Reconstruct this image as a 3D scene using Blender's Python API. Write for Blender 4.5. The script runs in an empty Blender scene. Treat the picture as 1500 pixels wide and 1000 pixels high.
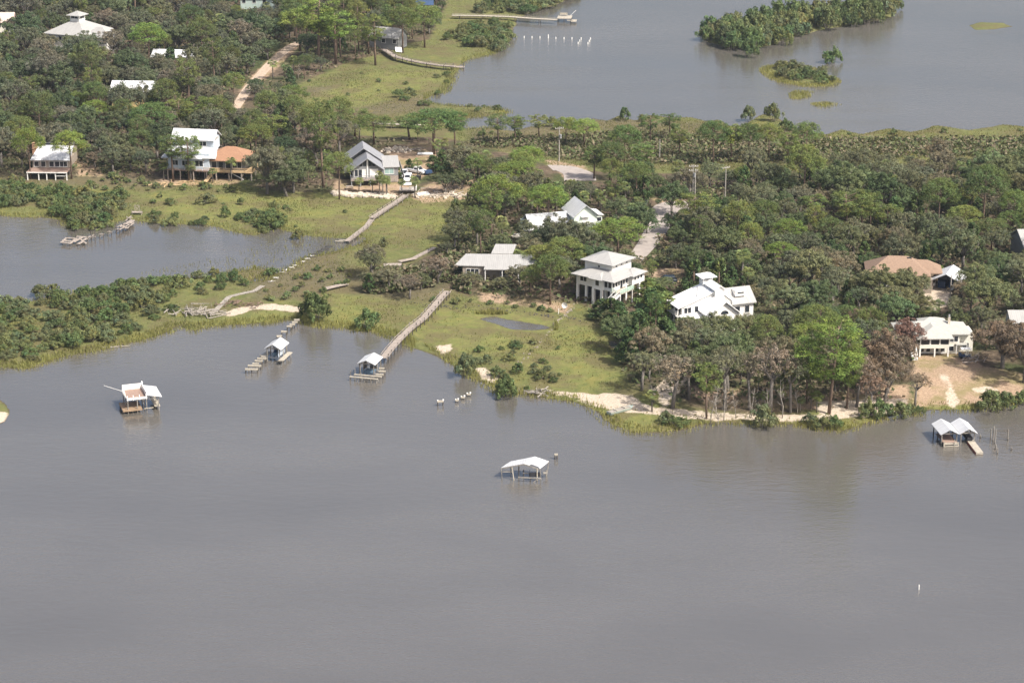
import bpy, math, random
import numpy as np
from mathutils import Vector, Matrix

R = math.radians
rnd = random.Random(7)
npr = np.random.default_rng(11)
scene = bpy.context.scene
COL = scene.collection

# ------------------------------------------------------------------ camera
CAM_H, PITCH, FPX = 140.0, R(18.5), 3300.0     # metres, radians, focal length in units of a 1500-wide frame
CP, SP = math.cos(PITCH), math.sin(PITCH)

def P(px, py, z=0.0):
    """where a sight line of the survey photograph meets the level z"""
    dx, dy = (px - 750.0) / FPX, (500.0 - py) / FPX
    wy, wz = CP + dy * SP, -SP + dy * CP
    t = (z - CAM_H) / wz
    return Vector((dx * t, wy * t, z))

def proj(x, y, z):
    vy, vz = y, z - CAM_H
    depth = vy * CP - vz * SP
    up = vy * SP + vz * CP
    return 750 + FPX * x / depth, 500 - FPX * up / depth

def S(py):                                      # pixels per metre near that row
    return 0.00675 * (py + 605)

cam_d = bpy.data.cameras.new("camera")
cam = bpy.data.objects.new("camera", cam_d)
COL.objects.link(cam)
cam.location = (0, 0, CAM_H)
cam.rotation_euler = (math.pi / 2 - PITCH, 0, 0)
cam_d.sensor_width = 36.0
cam_d.lens = 36.0 * FPX / 1500.0
cam_d.clip_start, cam_d.clip_end = 1.0, 20000.0
scene.camera = cam

# ------------------------------------------------------------------ materials
MATS = {}
def new_mat(name):
    m = bpy.data.materials.new(name); m.use_nodes = True
    nt = m.node_tree
    for n in list(nt.nodes): nt.nodes.remove(n)
    out = nt.nodes.new("ShaderNodeOutputMaterial")
    return m, nt, out

def N(nt, kind, **kw):
    n = nt.nodes.new(kind)
    for k, v in kw.items():
        if k in n.inputs.keys(): n.inputs[k].default_value = v
        else: setattr(n, k, v)
    return n

def ramp(nt, fac, stops):
    r = nt.nodes.new("ShaderNodeValToRGB")
    el = r.color_ramp.elements
    while len(el) < len(stops): el.new(0.5)
    for e, (p, c) in zip(el, stops):
        e.position = p
        e.color = (*c, 1) if len(c) == 3 else c
    nt.links.new(fac, r.inputs[0])
    return r.outputs[0]

def mixc(nt, fac, a, b, mode='MIX'):
    m = nt.nodes.new("ShaderNodeMix"); m.data_type = 'RGBA'; m.blend_type = mode
    for sock, v in ((m.inputs[0], fac), (m.inputs[6], a), (m.inputs[7], b)):
        if hasattr(v, 'links') or isinstance(v, bpy.types.NodeSocket): nt.links.new(v, sock)
        elif isinstance(v, (int, float)): sock.default_value = v
        else: sock.default_value = (*v, 1)
    return m.outputs[2]

def math_n(nt, op, a, b=None, clamp=False):
    m = nt.nodes.new("ShaderNodeMath"); m.operation = op; m.use_clamp = clamp
    for i, v in enumerate((a, b)):
        if v is None: continue
        if isinstance(v, bpy.types.NodeSocket): nt.links.new(v, m.inputs[i])
        else: m.inputs[i].default_value = v
    return m.outputs[0]

def surface_mat(key, c1, c2=None, scale=3.0, rough=0.7, stretch=(1, 1, 1), metal=0.0, bump=0.0, spec=0.4, detail=5.0):
    """a weathered two-tone procedural surface"""
    if key in MATS: return MATS[key]
    c2 = c2 or tuple(c * 0.78 for c in c1)
    m, nt, out = new_mat(key)
    tc = N(nt, "ShaderNodeTexCoord")
    mp = N(nt, "ShaderNodeMapping"); mp.inputs["Scale"].default_value = stretch
    nt.links.new(tc.outputs["Object"], mp.inputs[0])
    nz = N(nt, "ShaderNodeTexNoise", Scale=scale, Detail=detail, Roughness=0.65)
    nt.links.new(mp.outputs[0], nz.inputs["Vector"])
    col = ramp(nt, nz.outputs[0], [(0.34, c2), (0.66, c1)])
    b = N(nt, "ShaderNodeBsdfPrincipled", Roughness=rough, Metallic=metal)
    b.inputs["Specular IOR Level"].default_value = spec
    nt.links.new(col, b.inputs["Base Color"])
    if bump:
        bp = N(nt, "ShaderNodeBump", Strength=bump, Distance=0.05)
        nt.links.new(nz.outputs[0], bp.inputs["Height"]); nt.links.new(bp.outputs[0], b.inputs["Normal"])
    nt.links.new(b.outputs[0], out.inputs[0])
    MATS[key] = m
    return m

def roof_mat(key, c1, c2, axis=0, rough=0.5, pitch=0.42):
    """standing-seam sheet: ribs along one axis, streaked by weather"""
    if key in MATS: return MATS[key]
    m, nt, out = new_mat(key)
    tc = N(nt, "ShaderNodeTexCoord")
    sp = N(nt, "ShaderNodeSeparateXYZ"); nt.links.new(tc.outputs["Object"], sp.inputs[0])
    t = math_n(nt, 'FRACT', math_n(nt, 'DIVIDE', sp.outputs[axis], pitch))
    rib = math_n(nt, 'LESS_THAN', t, 0.16)
    st = N(nt, "ShaderNodeMapping"); st.inputs["Scale"].default_value = (2.2, 0.25, 0.4) if axis == 0 else (0.25, 2.2, 0.4)
    nt.links.new(tc.outputs["Object"], st.inputs[0])
    nz = N(nt, "ShaderNodeTexNoise", Scale=1.2, Detail=6, Roughness=0.7); nt.links.new(st.outputs[0], nz.inputs["Vector"])
    col = ramp(nt, nz.outputs[0], [(0.3, c2), (0.62, c1)])
    col = mixc(nt, math_n(nt, 'MULTIPLY', rib, 0.38), col, tuple(c * 0.55 for c in c2))
    b = N(nt, "ShaderNodeBsdfPrincipled", Roughness=rough); nt.links.new(col, b.inputs["Base Color"])
    b.inputs["Specular IOR Level"].default_value = 0.3
    bp = N(nt, "ShaderNodeBump", Strength=0.4, Distance=0.04); nt.links.new(rib, bp.inputs["Height"]); nt.links.new(bp.outputs[0], b.inputs["Normal"])
    nt.links.new(b.outputs[0], out.inputs[0])
    MATS[key] = m
    return m

def foliage_mat(key, gain=1.0, transl=0.3):
    """leaf colour = per-leaf attribute x the plant's own colour"""
    if key in MATS: return MATS[key]
    m, nt, out = new_mat(key)
    at = N(nt, "ShaderNodeAttribute", attribute_name="tint")
    oi = N(nt, "ShaderNodeObjectInfo")
    col = mixc(nt, 1.0, at.outputs["Color"], oi.outputs["Color"], 'MULTIPLY')
    col = mixc(nt, 1.0, col, (gain, gain, gain), 'MULTIPLY')
    b = N(nt, "ShaderNodeBsdfPrincipled", Roughness=0.65)
    b.inputs["Specular IOR Level"].default_value = 0.12
    nt.links.new(col, b.inputs["Base Color"])
    tr = N(nt, "ShaderNodeBsdfTranslucent"); nt.links.new(mixc(nt, 1.0, col, (1.1, 1.15, 0.7), 'MULTIPLY'), tr.inputs[0])
    mx = N(nt, "ShaderNodeMixShader"); mx.inputs[0].default_value = transl
    nt.links.new(b.outputs[0], mx.inputs[1]); nt.links.new(tr.outputs[0], mx.inputs[2])
    nt.links.new(mx.outputs[0], out.inputs[0])
    MATS[key] = m
    return m

M_white = surface_mat("white paint", (0.80, 0.79, 0.76), (0.66, 0.65, 0.62), 1.2, 0.55)
M_siding = surface_mat("white siding", (0.76, 0.75, 0.72), (0.62, 0.61, 0.58), 1.0, 0.6, (0.4, 0.4, 5))
M_cream = surface_mat("cream siding", (0.72, 0.70, 0.62), (0.60, 0.58, 0.51), 1.0, 0.6, (0.4, 0.4, 5))
M_mint = surface_mat("mint siding", (0.62, 0.70, 0.63), (0.52, 0.60, 0.53), 1.0, 0.6, (0.4, 0.4, 5))
M_grey = surface_mat("grey siding", (0.22, 0.225, 0.23), (0.17, 0.175, 0.18), 1.0, 0.7, (0.4, 0.4, 5))
M_blue = surface_mat("pale blue siding", (0.52, 0.58, 0.64), (0.42, 0.48, 0.54), 1.0, 0.7, (0.4, 0.4, 5))
M_yellow = surface_mat("yellow siding", (0.60, 0.46, 0.22), (0.48, 0.36, 0.17), 1.0, 0.7, (0.4, 0.4, 5))
M_tan = surface_mat("tan siding", (0.31, 0.265, 0.22), (0.24, 0.205, 0.165), 1.0, 0.7, (0.4, 0.4, 5))
M_wood = surface_mat("weathered wood", (0.36, 0.31, 0.27), (0.20, 0.17, 0.145), 2.5, 0.85, (1, 1, 1), bump=0.3)
M_palewood = surface_mat("pale timber", (0.41, 0.375, 0.31), (0.26, 0.235, 0.19), 2.0, 0.8, bump=0.2)
M_newwood = surface_mat("new timber", (0.52, 0.38, 0.22), (0.40, 0.28, 0.16), 2.0, 0.8, bump=0.2)
M_dark = surface_mat("dark wet wood", (0.085, 0.075, 0.065), (0.04, 0.036, 0.032), 3.0, 0.7)
M_pile = surface_mat("grey piling", (0.27, 0.25, 0.22), (0.13, 0.12, 0.105), 2.0, 0.85, (1, 1, .4))
M_reddeck = surface_mat("red brown decking", (0.30, 0.21, 0.165), (0.22, 0.15, 0.12), 2.0, 0.8, (6, .5, 1))
M_glass = surface_mat("dark window glass", (0.035, 0.042, 0.05), (0.018, 0.02, 0.026), 1.0, 0.12, spec=0.5)
M_screen = surface_mat("porch screen", (0.03, 0.032, 0.036), (0.018, 0.018, 0.022), 1.0, 0.5)
M_gloom = surface_mat("black parts and gloom", (0.03, 0.03, 0.035), (0.015, 0.015, 0.018), 1.0, 0.8)  # near-black for dark parts, and for panels standing in for shade
M_roofw = roof_mat("white metal roof", (0.58, 0.59, 0.60), (0.45, 0.46, 0.475), 0)
M_roofwy = roof_mat("white metal roof ribs along", (0.58, 0.59, 0.60), (0.45, 0.46, 0.475), 1)
M_roofbright = roof_mat("bright white metal roof", (0.84, 0.84, 0.83), (0.74, 0.74, 0.74), 1)
M_roofg = roof_mat("light grey metal roof", (0.36, 0.355, 0.34), (0.29, 0.285, 0.275), 0)
M_roofgy = roof_mat("light grey metal roof ribs along", (0.36, 0.355, 0.34), (0.29, 0.285, 0.275), 1)
M_roofgrey = roof_mat("grey metal roof", (0.27, 0.275, 0.29), (0.205, 0.21, 0.225), 1)
M_roofor = surface_mat("orange brown shingles", (0.31, 0.175, 0.105), (0.23, 0.125, 0.075), 2.4, 0.85, (1, 1, 3), bump=0.2)
M_roofbr = surface_mat("tan shingles", (0.27, 0.185, 0.13), (0.20, 0.135, 0.095), 2.4, 0.85, (1, 1, 3), bump=0.2)
M_rooflt = surface_mat("pale shingles", (0.38, 0.375, 0.345), (0.30, 0.295, 0.27), 2.4, 0.8, (1, 1, 3), bump=0.15)
M_rock = surface_mat("pale rock", (0.60, 0.53, 0.43), (0.36, 0.31, 0.25), 1.5, 0.9, bump=0.5)
M_road = surface_mat("worn pale asphalt", (0.34, 0.30, 0.27), (0.26, 0.23, 0.21), 0.5, 0.9)
M_bark = surface_mat("pine bark", (0.20, 0.14, 0.105), (0.10, 0.07, 0.05), 3.0, 0.9, (1, 1, .3))
M_greybark = surface_mat("grey bark", (0.20, 0.18, 0.16), (0.11, 0.098, 0.085), 2.0, 0.9, (1, 1, .4))
M_drift = surface_mat("bleached driftwood", (0.34, 0.31, 0.27), (0.19, 0.17, 0.145), 3.0, 0.9)
M_carpaint = surface_mat("white car paint", (0.78, 0.78, 0.78), (0.70, 0.70, 0.70), 0.8, 0.25, spec=0.5)
M_carblue = surface_mat("dark blue car paint", (0.02, 0.03, 0.042), (0.013, 0.02, 0.03), 0.8, 0.25, spec=0.5)
M_tyre = surface_mat("tyre rubber", (0.025, 0.025, 0.025), (0.015, 0.015, 0.015), 3, 0.8)
M_rim = surface_mat("alloy rim", (0.5, 0.5, 0.5), (0.4, 0.4, 0.4), 3, 0.35, metal=0.7)
M_lamp = surface_mat("lamp lens", (0.6, 0.6, 0.58), (0.5, 0.5, 0.48), 3, 0.2)
M_bluefab = surface_mat("blue canvas", (0.035, 0.07, 0.15), (0.02, 0.045, 0.10), 2, 0.7)
M_bluepaint = surface_mat("blue paint", (0.11, 0.17, 0.23), (0.07, 0.12, 0.17), 2, 0.6)
M_teal = surface_mat("sea green paint", (0.34, 0.39, 0.35), (0.26, 0.31, 0.28), 2, 0.7)
M_greenpaint = surface_mat("pale green rail paint", (0.56, 0.72, 0.62), (0.48, 0.63, 0.54), 2, 0.6)
M_metal = surface_mat("galvanised metal", (0.42, 0.43, 0.44), (0.30, 0.31, 0.32), 2, 0.45, metal=0.4)
M_pole = surface_mat("grey pole wood", (0.33, 0.31, 0.28), (0.23, 0.215, 0.19), 2, 0.85, (1, 1, .3))
M_red = surface_mat("faded red", (0.45, 0.10, 0.07), (0.34, 0.07, 0.05), 2, 0.7)

# ------------------------------------------------------------------ mesh builder
class MB:
    def __init__(s): s.v, s.f = [], []
    def add(s, vs, fs):
        o = len(s.v); s.v += [tuple(p) for p in vs]; s.f += [tuple(i + o for i in f) for f in fs]; return s
    def box(s, x0, x1, y0, y1, z0, z1):
        return s.add([(x0,y0,z0),(x1,y0,z0),(x1,y1,z0),(x0,y1,z0),(x0,y0,z1),(x1,y0,z1),(x1,y1,z1),(x0,y1,z1)],
                     [(0,3,2,1),(4,5,6,7),(0,1,5,4),(1,2,6,5),(2,3,7,6),(3,0,4,7)])
    def slab(s, pts, th):
        """a flat or folded panel: pts is a top outline, th metres of thickness below"""
        n = len(pts); top = [Vector(p) for p in pts]; bot = [p - Vector((0,0,th)) for p in top]
        return s.add(top + bot, [tuple(range(n)), tuple(range(2*n-1, n-1, -1))] + [(i, i+n, (i+1)%n+n, (i+1)%n) for i in range(n)])
    def tube(s, a, b, r0, r1=None, n=8, caps=True):
        r1 = r0 if r1 is None else r1
        a, b = Vector(a), Vector(b); d = (b - a)
        if d.length < 1e-6: return s
        d.normalize(); u = d.orthogonal().normalized(); w = d.cross(u)
        vs = [a + (u*math.cos(t) + w*math.sin(t)) * r0 for t in (2*math.pi*i/n for i in range(n))] + \
             [b + (u*math.cos(t) + w*math.sin(t)) * r1 for t in (2*math.pi*i/n for i in range(n))]
        fs = [(i, (i+1)%n, (i+1)%n+n, i+n) for i in range(n)]
        if caps: fs += [tuple(range(n-1, -1, -1)), tuple(range(n, 2*n))]
        return s.add(vs, fs)
    def path(s, pts, radii, n=6):
        pts = [Vector(p) for p in pts]; rings = []
        up = None
        for i, p in enumerate(pts):
            d = (pts[min(i+1, len(pts)-1)] - pts[max(i-1, 0)]).normalized()
            u = d.orthogonal().normalized() if up is None else (up - d*up.dot(d)).normalized()
            up = u; w = d.cross(u)
            rings.append([p + (u*math.cos(2*math.pi*k/n) + w*math.sin(2*math.pi*k/n)) * radii[i] for k in range(n)])
        vs = [v for r in rings for v in r]; fs = []
        for i in range(len(pts)-1):
            for k in range(n):
                fs.append((i*n+k, i*n+(k+1)%n, (i+1)*n+(k+1)%n, (i+1)*n+k))
        fs += [tuple(range(n-1, -1, -1)), tuple(range((len(pts)-1)*n, len(pts)*n))]
        return s.add(vs, fs)
    def beam(s, a, b, w, h):
        """squared timber from a to b (top centre line), w wide, h deep"""
        a, b = Vector(a), Vector(b); d = (b - a).normalized()
        sd = d.cross(Vector((0,0,1)))
        sd = Vector((1,0,0)) if sd.length < 1e-4 else sd.normalized()
        dn = sd.cross(d).normalized()
        if dn.z > 0: dn = -dn
        q = lambda p: [p - sd*w/2, p + sd*w/2, p + sd*w/2 + dn*h, p - sd*w/2 + dn*h]
        return s.add(q(a) + q(b), [(0,1,2,3),(7,6,5,4),(0,4,5,1),(1,5,6,2),(2,6,7,3),(3,7,4,0)])
    def gable(s, x0, x1, y0, y1, ze, zr, oh=0.45, th=0.14, axis='y', ends=True):
        """two roof slabs; ridge along axis"""
        if axis == 'y':
            xm = (x0+x1)/2; k = (zr-ze)/(xm-x0); e = ze - k*oh
            a, b = y0-oh, y1+oh
            s.slab([(x0-oh,a,e),(xm,a,zr),(xm,b,zr),(x0-oh,b,e)], th)
            s.slab([(xm+.002,a,zr),(x1+oh,a,e),(x1+oh,b,e),(xm+.002,b,zr)], th)
        else:
            ym = (y0+y1)/2; k = (zr-ze)/(ym-y0); e = ze - k*oh
            a, b = x0-oh, x1+oh
            s.slab([(a,y0-oh,e),(b,y0-oh,e),(b,ym,zr),(a,ym,zr)], th)
            s.slab([(a,ym+.002,zr),(b,ym+.002,zr),(b,y1+oh,e),(a,y1+oh,e)], th)
        return s
    def hip(s, x0, x1, y0, y1, ze, zr, oh=0.5, th=0.16):
        x0 -= oh; x1 += oh; y0 -= oh; y1 += oh
        w, l = x1-x0, y1-y0
        if l >= w: r0, r1 = ((x0+x1)/2, y0+w/2, zr), ((x0+x1)/2, y1-w/2+1e-3, zr)
        else: r0, r1 = (x0+l/2, (y0+y1)/2, zr), (x1-l/2+1e-3, (y0+y1)/2, zr)
        c = [(x0,y0,ze),(x1,y0,ze),(x1,y1,ze),(x0,y1,ze)]
        vs = c + [r0, r1] + [(p[0],p[1],p[2]-th) for p in c]
        if l >= w: fs = [(0,1,4),(1,2,5,4),(2,3,5),(3,0,4,5)]
        else: fs = [(0,1,5,4),(1,2,5),(2,3,4,5),(3,0,4)]
        fs += [(0,6,7,1),(1,7,8,2),(2,8,9,3),(3,9,6,0),(9,8,7,6)]
        return s.add(vs, fs)
    def tri_end(s, x0, x1, ze, zr, y0, y1):
        """gable-end wall wedge (ridge along y)"""
        xm = (x0+x1)/2
        return s.add([(x0,y0,ze),(x1,y0,ze),(xm,y0,zr),(x0,y1,ze),(x1,y1,ze),(xm,y1,zr)], [(0,1,2),(5,4,3),(0,2,5,3),(1,4,5,2),(0,3,4,1)])
    def tri_end_x(s, y0, y1, ze, zr, x0, x1):
        ym = (y0+y1)/2
        return s.add([(x0,y0,ze),(x0,y1,ze),(x0,ym,zr),(x1,y0,ze),(x1,y1,ze),(x1,ym,zr)], [(2,1,0),(3,4,5),(0,3,5,2),(1,2,5,4),(0,1,4,3)])
    def mesh(s, name, mat, smooth=False):
        me = bpy.data.meshes.new(name)
        me.from_pydata(s.v, [], s.f)
        if mat: me.materials.append(mat)
        if smooth: me.polygons.foreach_set("use_smooth", [True]*len(me.polygons))
        me.update()
        return me

def link(name, data, parent=None, loc=None, rotz=0.0):
    o = bpy.data.objects.new(name, data); COL.objects.link(o)
    if parent is not None: o.parent = parent
    if loc is not None: o.location = loc
    if rotz: o.rotation_euler = (0, 0, rotz)
    return o

LANDMARKS = []                                    # (words, x, y) used to tell plants apart in their labels
def thing(name, label, cat, loc=(0,0,0), rotz=0.0, group=None, data=None, mark=None):
    o = link(name, data, None, loc, rotz)
    o['label'] = label; o['category'] = cat
    if group: o['group'] = group
    if mark: LANDMARKS.append((mark, loc[0], loc[1]))
    return o

def part(parent, name, mb, mat, label=None, smooth=False):
    o = link(name, mb.mesh(name, mat, smooth), parent)
    if label: o['label'] = label
    return o

def tagkind(o, kind, label=None):
    o['kind'] = kind
    if label: o['label'] = label
    return o

def window(T, face, a, z, w, h, at, wide=True, frame=None, pane=None):
    """face S/N/E/W of the thing's own axes; a = centre along the wall, at = wall plane"""
    fr, pn = MB(), MB(); t = 0.09
    def bx(m, a0, a1, z0, z1, d0, d1):
        if face == 'S': m.box(a0, a1, at-d1, at-d0, z0, z1)
        elif face == 'N': m.box(a0, a1, at+d0, at+d1, z0, z1)
        elif face == 'E': m.box(at+d0, at+d1, a0, a1, z0, z1)
        else: m.box(at-d1, at-d0, a0, a1, z0, z1)
    x0, x1, z0, z1 = a-w/2, a+w/2, z, z+h
    bx(fr, x0-t, x1+t, z0-t, z0, .004, .08); bx(fr, x0-t, x1+t, z1, z1+t, .004, .08)
    bx(fr, x0-t, x0, z0, z1, .004, .08); bx(fr, x1, x1+t, z0, z1, .004, .08)
    k = max(1, round(w / 1.0))
    for i in range(1, k):
        c = x0 + w*i/k; bx(fr, c-.04, c+.04, z0, z1, .034, .07)
    bx(pn, x0, x1, z0, z1, .004, .03)
    f = part(T, 'window', fr, frame or M_white)
    p = part(f, 'pane', pn, pane or M_glass)
    return f

def door(T, face, a, z, w, h, at, mat=None):
    m = MB(); k = MB()
    def bx(m, a0, a1, z0, z1, d0, d1):
        if face == 'S': m.box(a0, a1, at-d1, at-d0, z0, z1)
        elif face == 'E': m.box(at+d0, at+d1, a0, a1, z0, z1)
        else: m.box(at-d1, at-d0, a0, a1, z0, z1)
    bx(m, a-w/2, a+w/2, z, z+h, .004, .05)
    bx(k, a+w/2-.16, a+w/2-.08, z+.95, z+1.05, .05, .1)
    d = part(T, 'door', m, mat or M_glass); part(d, 'handle', k, M_metal)
    return d

def post(T, name, x, y, z0, z1, r=0.1, mat=None, square=False, lean=(0, 0)):
    m = MB()
    if square: m.box(x-r, x+r, y-r, y+r, z0, z1)
    else: m.tube((x, y, z0), (x+lean[0], y+lean[1], z1), r, r*0.92, 8)
    return part(T, name, m, mat or M_pile)

def rail(T, pts, z, h=0.95, mat=None, gap=1.4, bal=0.0, name='railing'):
    m = MB()
    for a, b in zip(pts, pts[1:]):
        a, b = Vector((*a, z)), Vector((*b, z)); L = (b-a).length; n = max(1, round(L/gap))
        for i in range(n+1):
            q = a.lerp(b, i/n); m.box(q.x-.05, q.x+.05, q.y-.05, q.y+.05, z, z+h-.06)
        m.beam(a+Vector((0,0,h)), b+Vector((0,0,h)), .12, .06)
        m.beam(a+Vector((0,0,h*.5)), b+Vector((0,0,h*.5)), .05, .06)
        if bal:
            n = int(L/bal)
            for i in range(1, n):
                q = a.lerp(b, i/n); m.box(q.x-.02, q.x+.02, q.y-.02, q.y+.02, z+.08, z+h-.062)
    return part(T, name, m, mat or M_white)

def stairs(T, a, b, w, mat=None, name='stairs'):
    """flight from the high end a to the low end b"""
    a, b = Vector(a), Vector(b); m = MB(); n = max(3, int((a.z-b.z)/0.2))
    flat = Vector((b.x-a.x, b.y-a.y, 0)).normalized(); sd = Vector((-flat.y, flat.x, 0))
    for i in range(n):
        q = a.lerp(b, (i+.5)/n)
        m.beam(q - sd*w/2, q + sd*w/2, (a-b).length/n*.8, .05)
    for k in (-1, 1):
        m.beam(a + sd*k*w/2, b + sd*k*w/2, .06, .28)
        m.beam(a + sd*k*w/2 + Vector((0,0,.95)), b + sd*k*w/2 + Vector((0,0,.95)), .07, .07)
        for i in range(5):
            q = a.lerp(b, i/4) + sd*k*w/2; m.box(q.x-.04, q.x+.04, q.y-.04, q.y+.04, q.z, q.z+.89)
    return part(T, name, m, mat or M_palewood)
HAZE = 0.00006
# ------------------------------------------------------------------ shoreline, ground sheet and water
def wpoly(pts): return np.array([P(x, y)[:2] for x, y in pts])

WATER = [wpoly(p) for p in (
  # the open water this side of the island
  [(-2500,1600),(-1900,600),(-300,575),(-60,548),(0,537),(40,541),(62,532),(100,521),(150,514),(200,500),(245,486),(262,478),(285,486),(300,479),(350,477),(400,473),
   (425,466),(437,470),(450,474),(470,478),(500,478),(520,484),(548,487),(575,494),(592,505),(612,513),(640,524),(662,538),(672,548),(690,553),(706,558),
   (716,566),(742,580),(765,580),(790,582),(812,586),(838,588),(862,596),(878,607),(896,624),(925,632),(960,633),(1000,630),(1030,621),(1060,618),
   (1100,622),(1140,620),(1172,624),(1200,628),(1230,631),(1262,622),(1290,612),(1320,608),(1345,607),(1362,600),(1400,600),(1425,601),(1460,598),
   (1500,591),(1620,585),(3200,600),(3600,1600)],
  # the lagoon
  [(-400,318),(-60,316),(0,316),(30,320),(62,318),(85,322),(105,334),(150,332),(185,322),(212,326),(250,330),(300,331),(345,341),(372,346),(405,336),(440,345),(470,349),(500,351),
   (527,349),(520,358),(497,364),(470,372),(440,378),(415,394),(388,408),(372,412),(395,394),(372,392),(330,400),(280,407),(230,409),(190,414),
   (140,425),(100,431),(50,440),(0,442),(-60,445),(-400,460)],
  # the bay behind
  [(862,-14),(820,6),(778,20),(760,28),(752,45),(745,58),(738,72),(720,80),(690,86),(675,97),(668,108),(664,122),(655,134),(636,141),(622,147),(640,152),
   (690,156),(730,158),(748,165),(735,170),(690,173),(672,178),(682,188),(720,187),(752,191),(775,185),(820,181),(845,182),(868,174),(890,178),(906,170),(930,176),(952,169),(985,173),(1012,172),(1035,178),(1052,176),(1066,184),(1085,188),(1097,178),(1120,167),(1138,171),(1150,180),(1170,190),(1210,198),(1232,189),(1262,197),(1300,188),(1335,194),(1370,184),(1420,191),(1470,182),(1520,188),(1600,180),(2600,170),(2600,-130),(862,-130)],
)]
ISLES = [wpoly(p) for p in (
  [(1030,60),(1034,48),(1060,40),(1110,34),(1160,28),(1210,20),(1262,14),(1300,10),(1312,18),(1303,26),(1268,34),(1214,42),(1162,54),(1128,67),(1095,73),(1070,70),(1045,65)],
  [(1116,104),(1122,98),(1150,96),(1185,100),(1200,110),(1225,118),(1222,126),(1190,128),(1150,122),(1130,114)],
  [(1162,138),(1172,134),(1185,136),(1180,142),(1166,144)], [(1196,153),(1210,151),(1224,153),(1208,157)],
  [(1420,38),(1438,33),(1470,34),(1482,39),(1455,43),(1430,44)],
  [(-80,575),(-10,578),(6,592),(14,606),(10,617),(-10,624),(-80,634)],
)]
POND = wpoly([(706,467),(722,465),(740,468),(770,473),(795,477),(802,480),(782,482),(755,481),(735,476),(718,471)])
CREEK = wpoly([(890,499),(900,500),(905,508),(898,510)])

def inside(poly, x, y):
    c = np.zeros(x.shape, bool)
    n = len(poly); j = n - 1
    for i in range(n):
        xi, yi = poly[i]; xj, yj = poly[j]
        with np.errstate(divide='ignore', invalid='ignore'):
            t = (xj - xi) * (y - yi) / (yj - yi) + xi
        c ^= ((yi > y) != (yj > y)) & (x < t)
        j = i
    return c

def edge_dist(poly, x, y):
    d = np.full(x.shape, 1e9)
    for i in range(len(poly)):
        a, b = poly[i-1], poly[i]
        ab = b - a; L = max(ab @ ab, 1e-9)
        t = np.clip(((x-a[0])*ab[0] + (y-a[1])*ab[1]) / L, 0, 1)
        d = np.minimum(d, (x-a[0]-t*ab[0])**2 + (y-a[1]-t*ab[1])**2)
    return np.sqrt(d)

def signed(poly, x, y):
    d = edge_dist(poly, x, y)
    return np.where(inside(poly, x, y), d, -d)

_W = [(npr.uniform(0.02, 0.9)*rr, npr.uniform(0, 6.28), npr.uniform(0, 6.28)) for rr in np.linspace(.1, 1, 14)]
def wob(x, y, f=1.0):
    """cheap smooth wobble, about -1..1"""
    s = 0
    for k, (q, a, p) in enumerate(_W):
        s = s + np.sin((x*math.cos(a) + y*math.sin(a)) * q * f * 1.2 + p) / (1 + k*.25)
    return s / 4.2

def land(x, y):
    """metres inside the land (+) or out in the water (-)"""
    w = np.full(x.shape, -1e9)
    for p in WATER: w = np.maximum(w, signed(p, x, y))
    for p in ISLES: w = np.minimum(w, -signed(p, x, y))
    w = np.maximum(w, signed(POND, x, y))
    w = np.maximum(w, signed(CREEK, x, y))
    return -w + 1.1*wob(x, y, 1.3)

FOREST = [wpoly(p) for p in (
  [(-400,-60),(668,-60),(650,20),(628,60),(575,70),(560,82),(520,90),(470,112),(430,130),(424,176),(470,196),(560,204),(650,204),(690,212),(760,232),(820,250),(900,256),(1000,258),(1120,254),
   (1210,250),(1600,236),(2200,240),(2200,600),(1600,575),(1500,572),(1420,575),(1350,585),(1235,606),(1100,612),(1010,600),(940,575),(912,560),(905,520),(890,480),(850,447),(800,446),(700,440),
   (650,428),(560,438),(528,436),(540,402),(600,388),(640,368),(688,345),(692,300),(640,290),(500,292),(420,284),(330,270),(200,268),(0,262),(-400,262)],)]

def smooth(a, b, t):
    t = np.clip((t-a)/(b-a), 0, 1); return t*t*(3-2*t)

def height(x, y, d=None):
    x, y = np.asarray(x, float), np.asarray(y, float)
    if d is None: d = land(x, y)
    h = np.where(d < 0, np.maximum(-1.6, d*.18), .32*smooth(0, 3, d) + .05*wob(x, y, 3))
    f = np.full(x.shape, -1e9)
    for p in FOREST: f = np.maximum(f, signed(p, x, y))
    up = smooth(-4, 8, f) * smooth(0, 6, d)
    return h + up * (.75 + .22*wob(x, y, .5))

def G(px, py, dz=0.0):
    """ground point seen at that place in the photograph"""
    z = .5
    for _ in range(4):
        p = P(px, py, z); z = float(height(np.array([p.x]), np.array([p.y]))[0])
    z = max(z, 0.0)
    p = P(px, py, z)
    return Vector((p.x, p.y, z + dz))

def axis_steps(lo, hi, fine, far, k=1.18):
    a = list(np.arange(lo, hi, fine)); s = fine; v = a[-1]
    while v < far[1]: s *= k; v += s; a.append(v)
    s = fine; v = lo; left = []
    while v > far[0]: s *= k; v -= s; left.append(v)
    return np.array(left[::-1] + a)

gx = axis_steps(-205, 205, 0.85, (-9000, 9000))
gy = axis_steps(352, 760, 0.95, (-600, 16000))
GX, GY = np.meshgrid(gx, gy)
fx, fy = GX.ravel(), GY.ravel()
LD = land(fx, fy)
GZ = height(fx, fy, LD)

def zone(polys, feather):
    m = np.zeros(fx.shape)
    for p in polys:
        q = wpoly(p); lo, hi = q.min(0) - 12, q.max(0) + 12
        k = (fx > lo[0]) & (fx < hi[0]) & (fy > lo[1]) & (fy < hi[1])
        m[k] = np.maximum(m[k], smooth(-feather, feather, signed(q, fx[k], fy[k]) + .8*wob(fx[k], fy[k], 2.2)))
    return m

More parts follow.
